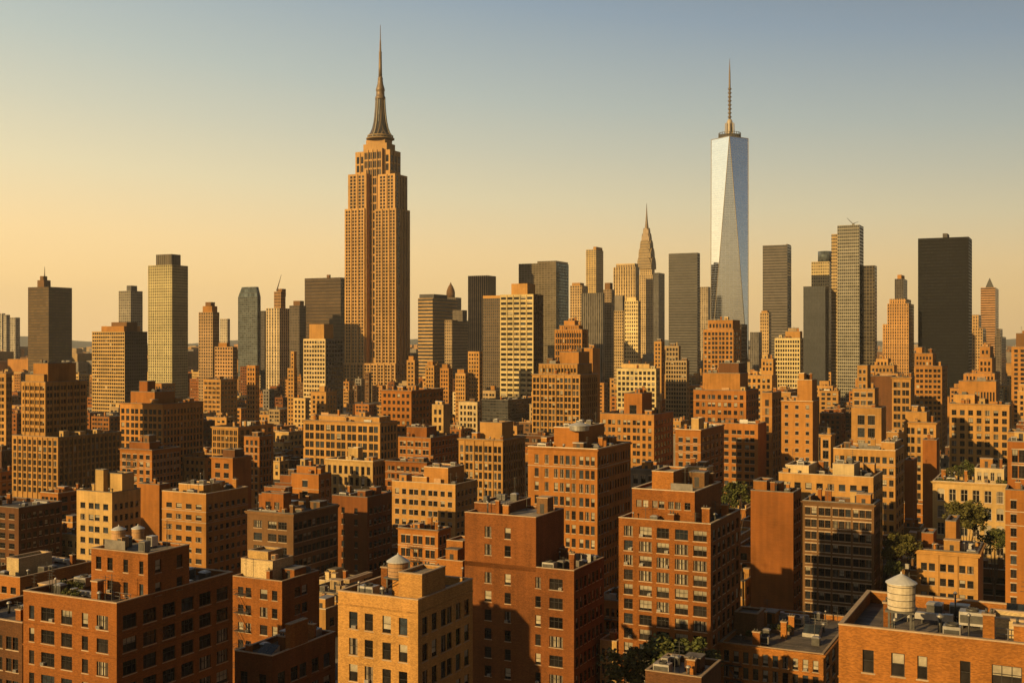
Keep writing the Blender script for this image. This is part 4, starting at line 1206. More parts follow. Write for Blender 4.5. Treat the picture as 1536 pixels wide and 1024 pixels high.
def ref_label(x, y, D, looks):
    near = sorted(NAMED, key=lambda n: abs((n.px[0] + n.px[1]) / 2 - x) + .8 * abs((n.px[3] + n.vb) / 2 - y))
    for n in near[:14]:
        xo = n.px[0] - 6 < x < (n.px[2] or n.px[1]) + 6
        rel = ('in front of' if D < n.D else 'behind') if xo else 'beside'
        for lk in looks:
            l = '%s %s %s' % (lk, rel, n.nick)
            if l not in used_labels and len(l.split()) <= 16:
                used_labels.add(l)
                return l
    return None


WHY = dict(overlap=0, roofline=0, hides=0, unseen=0, label=0)


def fillers(count):
    made, tries = 0, 0
    while made < count and tries < 60000:
        tries += 1
        D = 360 + 1300 * frng.random() ** 1.35
        x = frng.uniform(-20, 1556)
        W, L = frng.uniform(8, 20), frng.uniform(8, 20)
        h = frng.choice((14, 17, 20, 22, 25, 28, 31, 35, 40, 46)) + frng.uniform(-1.5, 1.5)
        if D < 600:
            h = min(h, 27)
        u1, w0 = w2g((x - 768) / FPX * D, D)
        u0, w1 = u1 - W, w0 + L
        g = 1.2
        if any(u0 - g < B[1] and u1 + g > B[0] and w0 - g < B[3] and w1 + g > B[2] for B in BOX):
            WHY['overlap'] += 1
            continue
        xa, xb, xc, yt, dep = screen_rect(u0, u1, w0, w1, h)
        if yt < 556 + 10 * frng.random() or yt > 780:
            WHY['roofline'] += 1
            continue
        bad = False
        for n in BL:
            nx1 = n.px[2] or n.px[1]
            if n.D > D and xa < nx1 and xc > n.px[0] and yt < n.vb - (8 if n.D < 700 else 16) and min(xc, nx1) - max(xa, n.px[0]) > .2 * (nx1 - n.px[0]):
                bad = True
                break
        if bad:
            WHY['hides'] += 1
            continue
        P = [(u0 + (u1 - u0) * f, w0 - .3, h - dz) for f in (.1, .5, .9) for dz in (.4, 5, 9)]
        v = visible(P, VIEWS[:1])
        if v.sum() < 2:
            WHY['unseen'] += 1
            continue
        col = frng.choice(('red', 'orange', 'orange', 'ochre', 'ochre', 'rust', 'tan', 'tan', 'tan', 'cream', 'cream', 'umber', 'stone'))
        size = 'low' if h < 19 else 'mid-height' if h < 29 else 'tall'
        wd = 'narrow ' if W < 13 else 'broad ' if W > 19 else ''
        nb = frng.choice((0, 1, 1, 2))
        ch = frng.choice((0, 0, 1, 2))
        feat = ('bare flat roof', 'one roof hut', 'two roof huts')[nb]
        if ch:
            feat += ' and %s chimney' % ('a' if ch == 1 else 'twin')
            if ch == 2:
                feat += 's'
        cw = WCOL[col]
        looks = ['%s%s block with %s' % (wd, cw, feat), '%s %s block with %s' % (size, cw, feat), '%s %s%s block' % (size, wd, cw), '%s%s house with %s' % (wd, cw, feat)]
        label = ref_label((xa + xc) / 2, yt + 8, D, looks)
        if not label:
            WHY['label'] += 1
            continue
        name = {'red': 'brick_house', 'orange': 'brick_house', 'rust': 'brick_house', 'umber': 'brick_house'}.get(col, 'apartment_house')
        if size == 'tall':
            name = 'apartment_block'
        n = max(2, int(W / frng.uniform(2.9, 4.2)))
        f = ([2] * max(2, n // 2), .2, .6, .5) if frng.random() < .35 else n
        pm = frng.uniform(3.2, 3.9)
        b = N(name, label, None, (xa, xb, xc, yt, D), 2000, col, f, max(2, int(L / 4)), p=pm * FPX / D, hf=frng.uniform(.48, .66), tg=frng.uniform(.5, .9), gb=frng.uniform(.6, 1.1),
              blind=.15, plan=(u0, u1, w0, w1, h), cor=frng.choice((0, 0, .4)), chim=ch, roof=frng.choice((ROOF, ROOF, ROOF_L)), group='city blocks between the towers',
              cope=frng.choice((None, COPE)), style=frng.choice(('dh', 'dh', 'pair')))
        b.u0, b.u1, b.w0, b.w1 = u0, u1, w0, w1
        for i in range(nb):
            a, l = frng.uniform(3, W * .45), frng.uniform(3, L * .4)
            du, dw = frng.uniform(.6, W - a - .6), frng.uniform(1.5, L - l - 1)
            m = Mass()
            m.u0, m.u1, m.w0, m.w1 = u0 + du, u0 + du + a, w0 + dw, w0 + dw + l
            if i and any(m.u0 < q.u1 and m.u1 > q.u0 and m.w0 < q.w1 and m.w1 > q.w0 for q in b.masses[1:]):
                continue
            m.z0, m.z1 = h - b.parapet, h + frng.uniform(1.8, 4.2)
            m.wall, m.f, m.r, m.pm, m.hf, m.tg, m.gb = frng.choice((col, col, 'ochre', 'cream')), None, None, 3, .5, .6, .9
            m.top, m.name = True, 'bulkhead'
            b.masses.append(m)
            BOX.append((m.u0, m.u1, m.w0, m.w1, m.z0, m.z1, b.idx))
        made += 1
    return made, tries


def add_filler(u0, u1, w0, w1, h, label, col, r, px):
    W, L = u1 - u0, w1 - w0
    D = px[4]
    name = 'brick_house' if col in ('red', 'orange', 'rust', 'umber', 'brown') else 'apartment_house'
    n = max(2, int(W / r.uniform(2.7, 4.0)))
    f = ([2] * max(2, n // 2), .2, .6, .5) if r.random() < .35 else n
    pm = r.uniform(3.1, 3.7)
    b = N(name, label, None, px, 2000, col, f, max(2, int(L / 4)), p=pm * FPX / D, hf=r.uniform(.48, .66), tg=r.uniform(.4, .7), gb=r.uniform(.6, 1.1), blind=.15,
          plan=(u0, u1, w0, w1, h), cor=r.choice((0, 0, .4)), chim=r.choice((0, 1, 1)), roof=r.choice((ROOF, ROOF, ROOF_L)), group='city blocks between the towers', cope=r.choice((None, COPE)))
    b.u0, b.u1, b.w0, b.w1 = u0, u1, w0, w1
    return b


def fill_gaps(limit):
    """where bare ground would show between the blocks, a low building stands"""
    r = random.Random(77)
    pts = []
    for yy in range(566, 1016, 4):
        for xx in range(4, 1536, 6):
            D = CAM_H * FPX / (yy - 512)
            pts.append((xx, yy, *w2g((xx - 768) / FPX * D, D), D))
    v = visible([(p[2], p[3], .3) for p in pts], VIEWS[:1])
    open_ = [p for p, s in zip(pts, v) if s and p[4] < 1500]
    r.shuffle(open_)
    made = 0
    for xx, yy, u, w, D in open_:
        if made >= limit:
            break
        if not visible([(u, w, .3)], VIEWS[:1])[0]:
            continue
        done = False
        for att in range(14):
            k = 1.0 - att * .05
            W, L = r.uniform(8, 19) * k, r.uniform(8, 18) * k
            u0 = u - W * r.random()
            w0 = w - L * r.uniform(0, .9)
            u1, w1 = u0 + W, w0 + L
            g = .5
            if any(u0 - g < B[1] and u1 + g > B[0] and w0 - g < B[3] and w1 + g > B[2] for B in BOX):
                continue
            xa, xb, xc, _, Dn = screen_rect(u0, u1, w0, w1, 0)
            Dn = proj(u1, w0, 0)[2]
            lim = yy - r.choice((14, 24, 34, 46, 60))
            for n in BL:
                nx1 = n.px[2] or n.px[1]
                vb = n.vb if n.vb < 1900 else n.px[3] + (12 if n.D > 600 else 26)
                if n.D > Dn and min(xc, nx1) - max(xa, n.px[0]) > .15 * (nx1 - n.px[0]):
                    lim = max(lim, vb - 6)
            h = CAM_H - (lim - 512) * Dn / FPX
            h = min(h, 38)
            if h < 6.5:
                continue
            col = r.choice(('red', 'orange', 'orange', 'ochre', 'ochre', 'rust', 'tan', 'tan', 'cream', 'brown', 'umber', 'stone', 'pale', 'grey'))
            size = 'low' if h < 15 else 'mid-height' if h < 26 else 'tall'
            wd = 'narrow ' if W < 11 else 'broad ' if W > 15 else ''
            cw = WCOL[col]
            lab = ref_label((xa + xc) / 2, lim + 8, Dn, ['%s %s%s block' % (size, wd, cw), '%s%s infill house' % (wd, cw), '%s %s infill house' % (size, cw), 'flat roofed %s %s building' % (size, cw), '%s%s walk-up' % (wd, cw)])
            if not lab:
                continue
            add_filler(u0, u1, w0, w1, h, lab, col, r, (xa, xb, xc, CAM_H and 512 + FPX * (CAM_H - h) / Dn, Dn))
            made += 1
            break
    return made, len(open_)


n_gap = fill_gaps(150)
n_fill = fillers(60)
print(WHY, 'gap houses', n_gap,'fillers', n_fill, 'buildings', len(BL))


# overlap report (only printed)
def overlaps():
    mains = [(b, b.masses[0]) for b in BL]
    for i, (b, m) in enumerate(mains):
        for c, q in mains[i + 1:]:
            du, dw = min(m.u1, q.u1) - max(m.u0, q.u0), min(m.w1, q.w1) - max(m.w0, q.w0)
            if du > .05 and dw > .05:
                print('OVERLAP %.1f x %.1f: %s | %s' % (du, dw, b.nick or b.label, c.nick or c.label))


overlaps()

# ------------------------------------------------------------------ windows
WIN = {}


def pick_style(style, w, h):
    if style == 'auto':
        return 'dh' if w < h * .72 else 'pair' if w < h * 1.02 else 'triple'
    return style


def window_mesh(style, w, h, var, lod, lintel=False):
    """lod 0: frame alone (pane, blind, sill are children); lod 1: everything in one mesh. Faces -Y, centred, outer face of the frame at y = 0"""
    key = (style, round(w, 1), round(h, 1), var, lod, lintel)
    if key in WIN:
        return WIN[key]
    w, h = max(.3, round(w, 1)), max(.3, round(h, 1))
    fr = FRAME_L if (style == 'arch' or var == 4) else FRAME_D
    t = .075 if lod == 0 else max(.07, min(.14, w * .06))
    m = MB()
    d = .09
    m.box(-w / 2, -w / 2 + t, 0, d, -h / 2, h / 2, fr)
    m.box(w / 2 - t, w / 2, 0, d, -h / 2, h / 2, fr)
    m.box(-w / 2 + t, w / 2 - t, .002, d, h / 2 - t, h / 2, fr)
    m.box(-w / 2 + t, w / 2 - t, .002, d, -h / 2, -h / 2 + t, fr)
    nm = {'dh': 0, 'plain': 0, 'pair': 1, 'triple': 2, 'quad': 3, 'arch': 1}[style]
    for k in range(nm):
        x = -w / 2 + w * (k + 1) / (nm + 1)
        m.box(x - t * .45, x + t * .45, .004, d, -h / 2 + t, h / 2 - t, fr)
    if style != 'plain':
        zr = .02 * h if style == 'dh' else .12 * h
        m.box(-w / 2 + t, w / 2 - t, -.012, d - .004, zr - t * .4, zr + t * .4, fr)
    if style == 'arch':
        n = 8
        V = [(-w / 2, -.03, h / 2)] + [(-w / 2 * math.cos(math.pi * j / n), -.03, h / 2 - .22 * w + .22 * w * math.sin(math.pi * j / n)) for j in range(n + 1)] + [(w / 2, -.03, h / 2)]
        for j in range(1, n // 2 + 1):
            m.poly([V[0], V[j], V[j + 1]], wallmat('cream'))
        for j in range(n // 2 + 1, n + 1):
            m.poly([V[-1], V[j], V[j + 1]], wallmat('cream'))
    if lintel:
        m.box(-w / 2 - .12, w / 2 + .12, -.22, -.002, h / 2 + .004, h / 2 + .28, SILL)
    if lod == 2:
        m.box(-w / 2 - .1, w / 2 + .1, -.26, -.002, -h / 2 - .2, -h / 2 - .004, SILL)
    if lod:
        m.poly([(-w / 2 + t, .05, -h / 2 + t), (w / 2 - t, .05, -h / 2 + t), (w / 2 - t, .05, h / 2 - t), (-w / 2 + t, .05, h / 2 - t)], GLASS if var != 3 else GLASS_B)
        blind_faces(m, style, w, h, t, var)
    WIN[key] = m.mesh('window')
    return WIN[key]


def blind_faces(m, style, w, h, t, var):
    """var 0, 3, 4: none; 1: blind half down; 2: curtains at the sides; 5: blind nearly down"""
    x0, x1, zt, zb = -w / 2 + t, w / 2 - t, h / 2 - t, -h / 2 + t
    if var in (1, 5):
        z = zt - (zt - zb) * (.45 if var == 1 else .8)
        m.poly([(x0 + .01, .042, z), (x1 - .01, .042, z), (x1 - .01, .042, zt), (x0 + .01, .042, zt)], BLIND)
    if var == 2:
        n = {'triple': 3, 'pair': 2, 'quad': 4}.get(style, 1)
        for k in range(n):
            a, b_ = x0 + (x1 - x0) * k / n, x0 + (x1 - x0) * (k + 1) / n
            q = (b_ - a) * .3
            for p0, p1 in ((a + .02, a + q), (b_ - q, b_ - .02)):
                m.poly([(p0, .042, zb), (p1, .042, zb), (p1, .042, zt), (p0, .042, zt)], BLIND if k % 2 else CURTAIN)


SUB = {}


def sub_mesh(kind, style, w, h, var):
    w, h = max(.3, round(w, 1)), max(.3, round(h, 1))
    key = (kind, style, w, h, var)
    if key in SUB:
        return SUB[key]
    m = MB()
    t = .075
    if kind == 'pane':
        m.poly([(-w / 2 + t, .05, -h / 2 + t), (w / 2 - t, .05, -h / 2 + t), (w / 2 - t, .05, h / 2 - t), (-w / 2 + t, .05, h / 2 - t)], GLASS if var != 3 else GLASS_B)
    elif kind == 'blind':
        blind_faces(m, style, w, h, t, var)
    else:
        m.box(-w / 2 - .12, w / 2 + .12, -.36, .0, -h / 2 - .16, -h / 2 - .004, SILL)
    SUB[key] = m.mesh(kind)
    return SUB[key]


def ac_mesh():
    m = MB()
    m.box(-.33, .33, -.5, .0, -.2, .2, METAL)
    for q in range(4):
        m.box(-.29, .29, -.512, -.502, -.16 + q * .085, -.12 + q * .085, METAL_D)
    return m.mesh('air_conditioner')


AC_MESH = ac_mesh()


def plan_windows(b):
    """all window places of a building as (mass, face, col, row, centre a, centre z, w, h)"""
    out = []
    for m in b.masses:
        m.grid = {}
        for face, spec, W in (('f', m.f, m.u1 - m.u0), ('r', m.r, m.w1 - m.w0)):
            if isinstance(spec, tuple):
                cols = facade_cols(spec, W)
                rows, z = [], m.z1 - m.tg * m.pm
                hh = m.hf * m.pm
                while z - hh > m.z0 + (.5 if m.z0 == 0 else .6):
                    rows.append((z - hh, z))
                    z -= m.pm
                m.grid[face] = (cols, rows)
                for i, (a0, a1) in enumerate(cols):
                    for j, (z0, z1) in enumerate(rows):
                        out.append((m, face, i, j, (a0 + a1) / 2, (z0 + z1) / 2, a1 - a0, z1 - z0))
    return out


RECESS = .28


def roof_bits(b, root, near, m0):
    """stair heads, chimney stacks, hatches, pipes and screens that crowd every roof"""
    W, L = m0.u1 - m0.u0, m0.w1 - m0.w0
    main = m0 is b.masses[0]
    above = [q for q in b.masses if q is not m0 and q.z1 > m0.z1 + .1]
    r = random.Random(hash((round(b.u, 1), round(b.w, 1), round(m0.z1, 1))) & 0xffff)
    n = int(min(16, 4 + W * L / 38)) if b.D < 340 else int(min(10, 3 + W * L / 60))
    b.taken = getattr(b, 'taken', [])
    z = m0.z1 - (b.parapet if main else .35)
    if not main:
        n = min(n, 6)
    kinds = ['stair_head', 'chimney', 'aerial', 'hatch', 'pipe', 'roof_screen', 'low_wall', 'pipe', 'hatch', 'chimney', 'aerial', 'vent_box', 'vent_box']
    for i in range(n):
        k = kinds[i] if i < 3 else r.choice(kinds)
        if b.nick == 'the pale tank block' and k in ('stair_head', 'low_wall'):
            k = 'pipe'
        if not main and k in ('stair_head', 'low_wall', 'chimney') and (b.nick == 'the twin tank brick block' or m0.name == 'bulkhead'):
            k = 'vent_box'
        su, sw, h = {'stair_head': (r.uniform(2, 3.6), r.uniform(2, 4), r.uniform(2, 3.2)), 'chimney': (r.uniform(.7, 1.5), r.uniform(.6, 1.0), r.uniform(1.8, 3.4)), 'hatch': (1.4, 1.2, .8 + b.parapet * .6),
                     'pipe': (.3, .3, r.uniform(1.6, 3.0)), 'aerial': (.5, .5, r.uniform(2.5, 5)), 'vent_box': (r.uniform(.9, 2.2), r.uniform(.9, 1.8), r.uniform(.9, 1.6)), 'roof_screen': (r.uniform(2.5, 4.5), .3, r.uniform(1.5, 2.3)), 'low_wall': (.4, min(L * .6, r.uniform(4, 9)), r.uniform(1.2, 1.7))}[k]
        if su > W - 1.6 or sw > L - 1.6:
            continue
        for _ in range(12):
            u, w = r.uniform(m0.u0 + .6 + su / 2, m0.u1 - .6 - su / 2), r.uniform(m0.w0 + .6 + sw / 2, m0.w1 - .6 - sw / 2)
            R = (u - su / 2 - .25, u + su / 2 + .25, w - sw / 2 - .25, w + sw / 2 + .25)
            if any(R[0] < q.u1 and R[1] > q.u0 and R[2] < q.w1 and R[3] > q.w0 for q in above):
                continue
            if any(R[0] < q[1] and R[1] > q[0] and R[2] < q[3] and R[3] > q[2] for q in b.taken):
                continue
            break
        else:
            continue
        b.taken.append(R)
        x, y = u - b.u, w - b.w
        M = MB()
        wc = m0.wall if isinstance(m0.wall, str) else 'tan'
        if k in ('stair_head', 'low_wall'):
            wm = wallmat(r.choice((wc, wc, 'ochre', 'cream', 'umber')), near)
            M.box(x - su / 2, x + su / 2, y - sw / 2, y + sw / 2, z, z + h, wm, bottom=False)
            M.box(x - su / 2 - .12, x + su / 2 + .12, y - sw / 2 - .12, y + sw / 2 + .12, z + h, z + h + .16, r.choice((SILL, COPE_D, METAL)))
            if k == 'stair_head':
                M.box(x - .45, x + .45, y - sw / 2 - .03, y - sw / 2 - .003, z + .1, z + min(2.0, h - .2), FRAME_D)
        elif k == 'chimney':
            wm = wallmat(r.choice((wc, 'red', 'orange')), near)
            M.box(x - su / 2, x + su / 2, y - sw / 2, y + sw / 2, z, z + h, wm, bottom=False)
            M.box(x - su / 2 - .1, x + su / 2 + .1, y - sw / 2 - .1, y + sw / 2 + .1, z + h, z + h + .18, SILL)
            for t in range(max(1, int(su / .5))):
                M.lathe([(.13, z + h + .18), (.12, z + h + .62)], 8, METAL_D, x - su / 2 + .3 + t * .5, y)
        elif k == 'hatch':
            M.box(x - su / 2, x + su / 2, y - sw / 2, y + sw / 2, z, z + h, METAL_D, bottom=False)
            M.frustum(x, y, z + h, z + h + .25, su / 2 + .1, sw / 2 + .1, su / 3, sw / 3, METAL)
        elif k == 'aerial':
            M.bar((x, y, z), (x, y, z + h), .05, METAL_D, 5)
            for q in (.7, .82, .94):
                a = r.uniform(.35, .8)
                M.bar((x - a, y, z + h * q), (x + a, y, z + h * q), .03, METAL_D, 4)
        elif k == 'vent_box':
            M.box(x - su / 2, x + su / 2, y - sw / 2, y + sw / 2, z + .25, z + .25 + h, r.choice((METAL, METAL, COPE_D, WOOD_O)))
            M.box(x - su / 2 + .1, x + su / 2 - .1, y - sw / 2 - .03, y - sw / 2 - .003, z + .4, z + .1 + h, METAL_D)
            M.box(x - su / 2 + .1, x + su / 2 - .1, y - sw / 2 + .1, y + sw / 2 - .1, z, z + .25, METAL_D)
        elif k == 'pipe':
            M.lathe([(.09, z), (.09, z + h)], 6, METAL_D, x, y)
            M.lathe([(.2, z + h), (.2, z + h + .15), (.05, z + h + .3)], 8, METAL, x, y)
        else:
            M.box(x - su / 2, x + su / 2, y - .04, y + .04, z + .3, z + h, r.choice((METAL, WOOD_O, COPE_D)))
            for t in (-.48, 0, .48):
                M.box(x + t * su - .06, x + t * su + .06, y + .045, y + .16, z, z + h, METAL_D)
        M.build(k, root)


FIRE = {
    'the machine room block': [('f', 1.0, 4.4, [20.2, 16.6, 13.0, 9.4, 5.8])],
    'the blank brown slab': [('r', 3.0, 7.0, [20.5, 17.2, 13.9, 10.6, 7.3])],
    'the tucked brick walk-up': [('f', 3.6, 7.4, [15.5, 12.0, 8.6])],
    'the gap house': [('f', 1.2, 4.5, [10.2, 7.2])],
    'the glazed hut row house': [('f', 1.2, 4.2, [11.6, 8.8, 6.0])],
    'the long shed walk-up': [('r', 4.0, 8.0, [17.5, 14.8, 12.0])],
}


def auto_fire(b):
    m = b.masses[0]
    if b.D > 520 or b.h > 34 or not b.kind.startswith('brick') or rng.random() > .4 or 'f' not in m.grid or b.nick in ('the stepped rust block', 'the twin tank brick block', 'the curtained window block', 'the tripled window office', 'the pale tank block'):
        return ()
    cols, rows = m.grid['f']
    if len(cols) < 3 or len(rows) < 3:
        return ()
    c0 = rng.randrange(0, len(cols) - 1)
    a0, a1 = max(.2, cols[c0][0] - .3), cols[c0 + 1][1] + .3
    return [('f', a0, min(a1, a0 + 4.5), [r[0] - .25 for r in rows[:7]])]


def build_building(b):
    x, y = g2w(b.u, b.w)
    root = thing(b.kind, b.label, b.cat, (x, y, 0), -YAW, b.group)
    b.root = root
    near = b.D < 245
    b.lintel = rng.random() < .4 and b.style != 'arch' and not b.piers
    if not b.cor and 245 < b.D < 650 and isinstance(b.masses[0].wall, str) and b.masses[0].f and rng.random() < .45:
        b.cor = rng.choice((.35, .5, .7))
    far = b.D > 860
    wins = plan_windows(b)
    vis = {}
    if wins:
        P, ok = [], []
        for m, face, i, j, a, z, w, h in wins:
            p = (m.u0 + a, m.w0 - .3, z) if face == 'f' else (m.u1 + .3, m.w0 + a, z)
            P.append(p)
            ok.append(in_frame(*proj(*p)))
        ok = np.array(ok)
        seen = np.zeros(len(P), bool)
        if ok.any():
            seen[ok] = visible(np.array(P)[ok])
        for wv, s in zip(wins, seen):
            if s:
                vis[(id(wv[0]), wv[1], wv[2], wv[3])] = True
        shown = [wv for wv, s in zip(wins, seen) if s]
    else:
        shown = []
    for k, m in enumerate(b.masses):
        X0, X1, Y0, Y1 = m.u0 - b.u, m.u1 - b.u, m.w0 - b.w, m.w1 - b.w
        if isinstance(m.wall, str):
            wm = wallmat(m.wall, near)
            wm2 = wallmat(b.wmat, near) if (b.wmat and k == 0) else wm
        else:
            wm = m.wall
            wm2 = (wallmat(b.wmat) if b.wmat and k == 0 else wm)
        B = MB()
        for face in ('f', 'r'):
            A = (X1 - X0) if face == 'f' else (Y1 - Y0)
            if face == 'f':
                pt = lambda a, z, d=0.0: (X0 + a, Y0 + d, z)
            else:
                pt = lambda a, z, d=0.0: (X1 - d, Y0 + a, z)
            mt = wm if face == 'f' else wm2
            holes = {}
            cols, rows = m.grid.get(face, ([], [])) if hasattr(m, 'grid') else ([], [])
            used = sorted({r for c in range(len(cols)) for r in range(len(rows)) if (id(m), face, c, r) in vis})
            if not used:
                B.poly([pt(0, m.z0), pt(A, m.z0), pt(A, m.z1), pt(0, m.z1)], mt)
            else:
                ab = [0.0]
                for c in cols:
                    ab += [c[0], c[1]]
                ab.append(A)
                zb = [m.z1]
                for r in used:
                    zb += [rows[r][1], rows[r][0]]
                zb.append(m.z0)
                for ri in range(len(zb) - 1):
                    zt, zl = zb[ri], zb[ri + 1]
                    if ri % 2 == 0:
                        B.poly([pt(0, zl), pt(A, zl), pt(A, zt), pt(0, zt)], mt)
                        continue
                    r = used[ri // 2]
                    run = 0.0
                    for c in range(len(cols)):
                        if (id(m), face, c, r) in vis:
                            a0, a1 = cols[c]
                            B.poly([pt(run, zl), pt(a0, zl), pt(a0, zt), pt(run, zt)], mt)
                            run = a1
                            R = RECESS
                            B.poly([pt(a0, zl), pt(a0, zl, R), pt(a0, zt, R), pt(a0, zt)], mt)
                            B.poly([pt(a1, zl, R), pt(a1, zl), pt(a1, zt), pt(a1, zt, R)], mt)
                            B.poly([pt(a0, zt), pt(a0, zt, R), pt(a1, zt, R), pt(a1, zt)], mt)
                            B.poly([pt(a0, zl, R), pt(a0, zl), pt(a1, zl), pt(a1, zl, R)], mt)
                    B.poly([pt(run, zl), pt(A, zl), pt(A, zt), pt(run, zt)], mt)
            if b.piers and cols and (m.f if face == 'f' else m.r):
                gaps = [(cols[c][1], cols[c + 1][0]) for c in range(len(cols) - 1)]
                gm = max(q[1] - q[0] for q in gaps) if gaps else 0
                for g0, g1 in gaps:
                    if g1 - g0 > gm * .8:
                        q = (g1 - g0) * .22
                        za, zz = m.z0, m.z1 - .12 * m.pm
                        P0 = [(g0 + q, 0), (g1 - q, 0)]
                        pr = -b.piers
                        B.poly([pt(g0 + q, za, pr), pt(g1 - q, za, pr), pt(g1 - q, zz, pr), pt(g0 + q, zz, pr)], mt)
                        B.poly([pt(g0 + q, za, 0), pt(g0 + q, za, pr), pt(g0 + q, zz, pr), pt(g0 + q, zz, 0)], mt)
                        B.poly([pt(g1 - q, za, pr), pt(g1 - q, za, 0), pt(g1 - q, zz, 0), pt(g1 - q, zz, pr)], mt)
                        B.poly([pt(g0 + q, zz, pr), pt(g1 - q, zz, pr), pt(g1 - q, zz, 0), pt(g0 + q, zz, 0)], mt)
        B.poly([(X1, Y1, m.z0), (X0, Y1, m.z0), (X0, Y1, m.z1), (X1, Y1, m.z1)], wm)
        B.poly([(X0, Y1, m.z0), (X0, Y0, m.z0), (X0, Y0, m.z1), (X0, Y1, m.z1)], wm)
        top = k > 0
        par = b.parapet if (not top and not far) else (.35 if not far else 0)
        t = .35
        rz = m.z1 - par
        if par:
            x0, x1, y0, y1 = X0 + t, X1 - t, Y0 + t, Y1 - t
            B.poly([(x1, y0, rz), (x0, y0, rz), (x0, y0, m.z1), (x1, y0, m.z1)], wm)
            B.poly([(x0, y1, rz), (x1, y1, rz), (x1, y1, m.z1), (x0, y1, m.z1)], wm)
            B.poly([(x0, y0, rz), (x0, y1, rz), (x0, y1, m.z1), (x0, y0, m.z1)], wm)
            B.poly([(x1, y1, rz), (x1, y0, rz), (x1, y0, m.z1), (x1, y1, m.z1)], wm)
        else:
            x0, x1, y0, y1 = X0, X1, Y0, Y1
        nm = 'wall' if not top else m.name
        B.build(nm, root)
        if par:
            C = MB()
            cm = b.cope or (COPE_D if not near else SILL)
            o, hh = .05, (.14 if near else .22)
            run = [(X0 - o, X1 + o)]
            for q in b.masses[k + 1:]:                  # no coping where an upper wall rises flush from this one
                if abs(q.w0 - m.w0) < .05 and q.z0 > 0:
                    a0, a1 = q.u0 - b.u, q.u1 - b.u
                    run = [p for r0, r1 in run for p in ((r0, min(r1, a0)), (max(r0, a1), r1)) if p[1] - p[0] > .3]
            for r0, r1 in run:
                C.box(r0, r1, Y0 - o, Y0 + t + o, m.z1, m.z1 + hh, cm)
            C.box(X0 - o, X1 + o, Y1 - t - o, Y1 + o, m.z1, m.z1 + hh, cm)
            C.box(X0 - o, X0 + t + o, Y0 + t + o, Y1 - t - o, m.z1, m.z1 + hh, cm)
            C.box(X1 - t - o, X1 + o, Y0 + t + o, Y1 - t - o, m.z1, m.z1 + hh, cm)
            C.build('coping', root)
        R = MB()
        R.poly([(x0, y0, rz), (x1, y0, rz), (x1, y1, rz), (x0, y1, rz)], b.roof if not top else ROOF_L)
        R.build('roof', root)
        if b.cor and k == 0:
            C = MB()
            h_, o = b.cor, .25 + b.cor * .5
            zt = m.z1 - .02
            C.box(X0 - o, X1 + o, Y0 - o, Y0 - .003, zt - h_ * .5, zt, wm)
            C.box(X0 - o * .6, X1 + o * .6, Y0 - o * .6, Y0 - .003, zt - h_, zt - h_ * .5, wm)
            C.box(X1 + .003, X1 + o, Y0 - .003, Y1, zt - h_ * .5, zt, wm2)
            C.box(X1 + .003, X1 + o * .6, Y0 - .003, Y1, zt - h_, zt - h_ * .5, wm2)
            C.build('cornice', root)
        bands = list(b.bands) if k == 0 else []
        if k == 0 and m.f and b.D < 650 and not b.piers and isinstance(m.wall, str) and not b.bands:
            bv = rng.random()
            if bv < .45:
                bands.append((m.tg + m.hf + .16) * m.pm)
            if bv < .2:
                bands.append((m.tg + m.hf + 1.16) * m.pm)
        for bz in bands:
            C = MB()
            C.box(X0 - .08, X1 + .08, Y0 - .1, Y0 - .003, m.z1 - bz - .2, m.z1 - bz, SILL if b.D > 230 else wm)
            C.box(X1 + .003, X1 + .1, Y0 - .003, Y1, m.z1 - bz - .2, m.z1 - bz, SILL if b.D > 230 else wm2)
            C.build('band', root)
    # chimneys and little roof boxes
    m0 = b.masses[0]
    for c in range(b.chim):
        cu = m0.u0 + (m0.u1 - m0.u0) * rng.uniform(.12, .88)
        cw_ = m0.w0 + (m0.w1 - m0.w0) * rng.uniform(.1, .6)
        if any(q.u0 - .6 < cu < q.u1 + .6 and q.w0 - .6 < cw_ < q.w1 + .6 for q in b.masses[1:]):
            continue
        M = MB()
        s = rng.uniform(.4, .8)
        hz = m0.z1 + rng.uniform(1.2, 3.0)
        cm = wallmat(m0.wall if isinstance(m0.wall, str) else 'tan', near)
        M.box(cu - b.u - s, cu - b.u + s, cw_ - b.w - s, cw_ - b.w + s, m0.z1 - 1, hz, cm)
        M.box(cu - b.u - s - .1, cu - b.u + s + .1, cw_ - b.w - s - .1, cw_ - b.w + s + .1, hz, hz + .2, SILL)
        M.build('chimney', root)
    if b.D < 900:
        for q in b.masses:
            if q.z0 == 0 and q is not b.masses[0]:
                continue
            if q is b.masses[0] or (q.u1 - q.u0) * (q.w1 - q.w0) > 40:
                roof_bits(b, root, near, q)
    if b.mast:
        px, yt, yb, dw, r = b.mast[:5]
        lean = b.mast[5] if len(b.mast) > 5 else 0
        w = b.w0 + dw
        u, zb = spot(px, yb, w)
        u2, zt = spot(px + lean, yt, w)
        M = MB()
        M.bar((u - b.u, w - b.w, zb - 2), (u2 - b.u, w - b.w, zt), (r, r * .25), STEEL_D, 6)
        M.build('mast', root)
        if len(b.mast) > 6:
            k = b.mast[6] * b.D / FPX
            M = MB()
            M.lathe([(k, b.h - 1), (k, b.h + 9), (k * .9, b.h + 13), (k * .6, b.h + 19), (k * .25, b.h + 23), (.4, b.h + 27)], 12, wallmat('umber'), u - b.u, w - b.w)
            M.build('dome', root)
    if b.extra:
        b.extra(b, root)
    fire = FIRE.get(b.nick)
    if fire is None:
        fire = auto_fire(b)
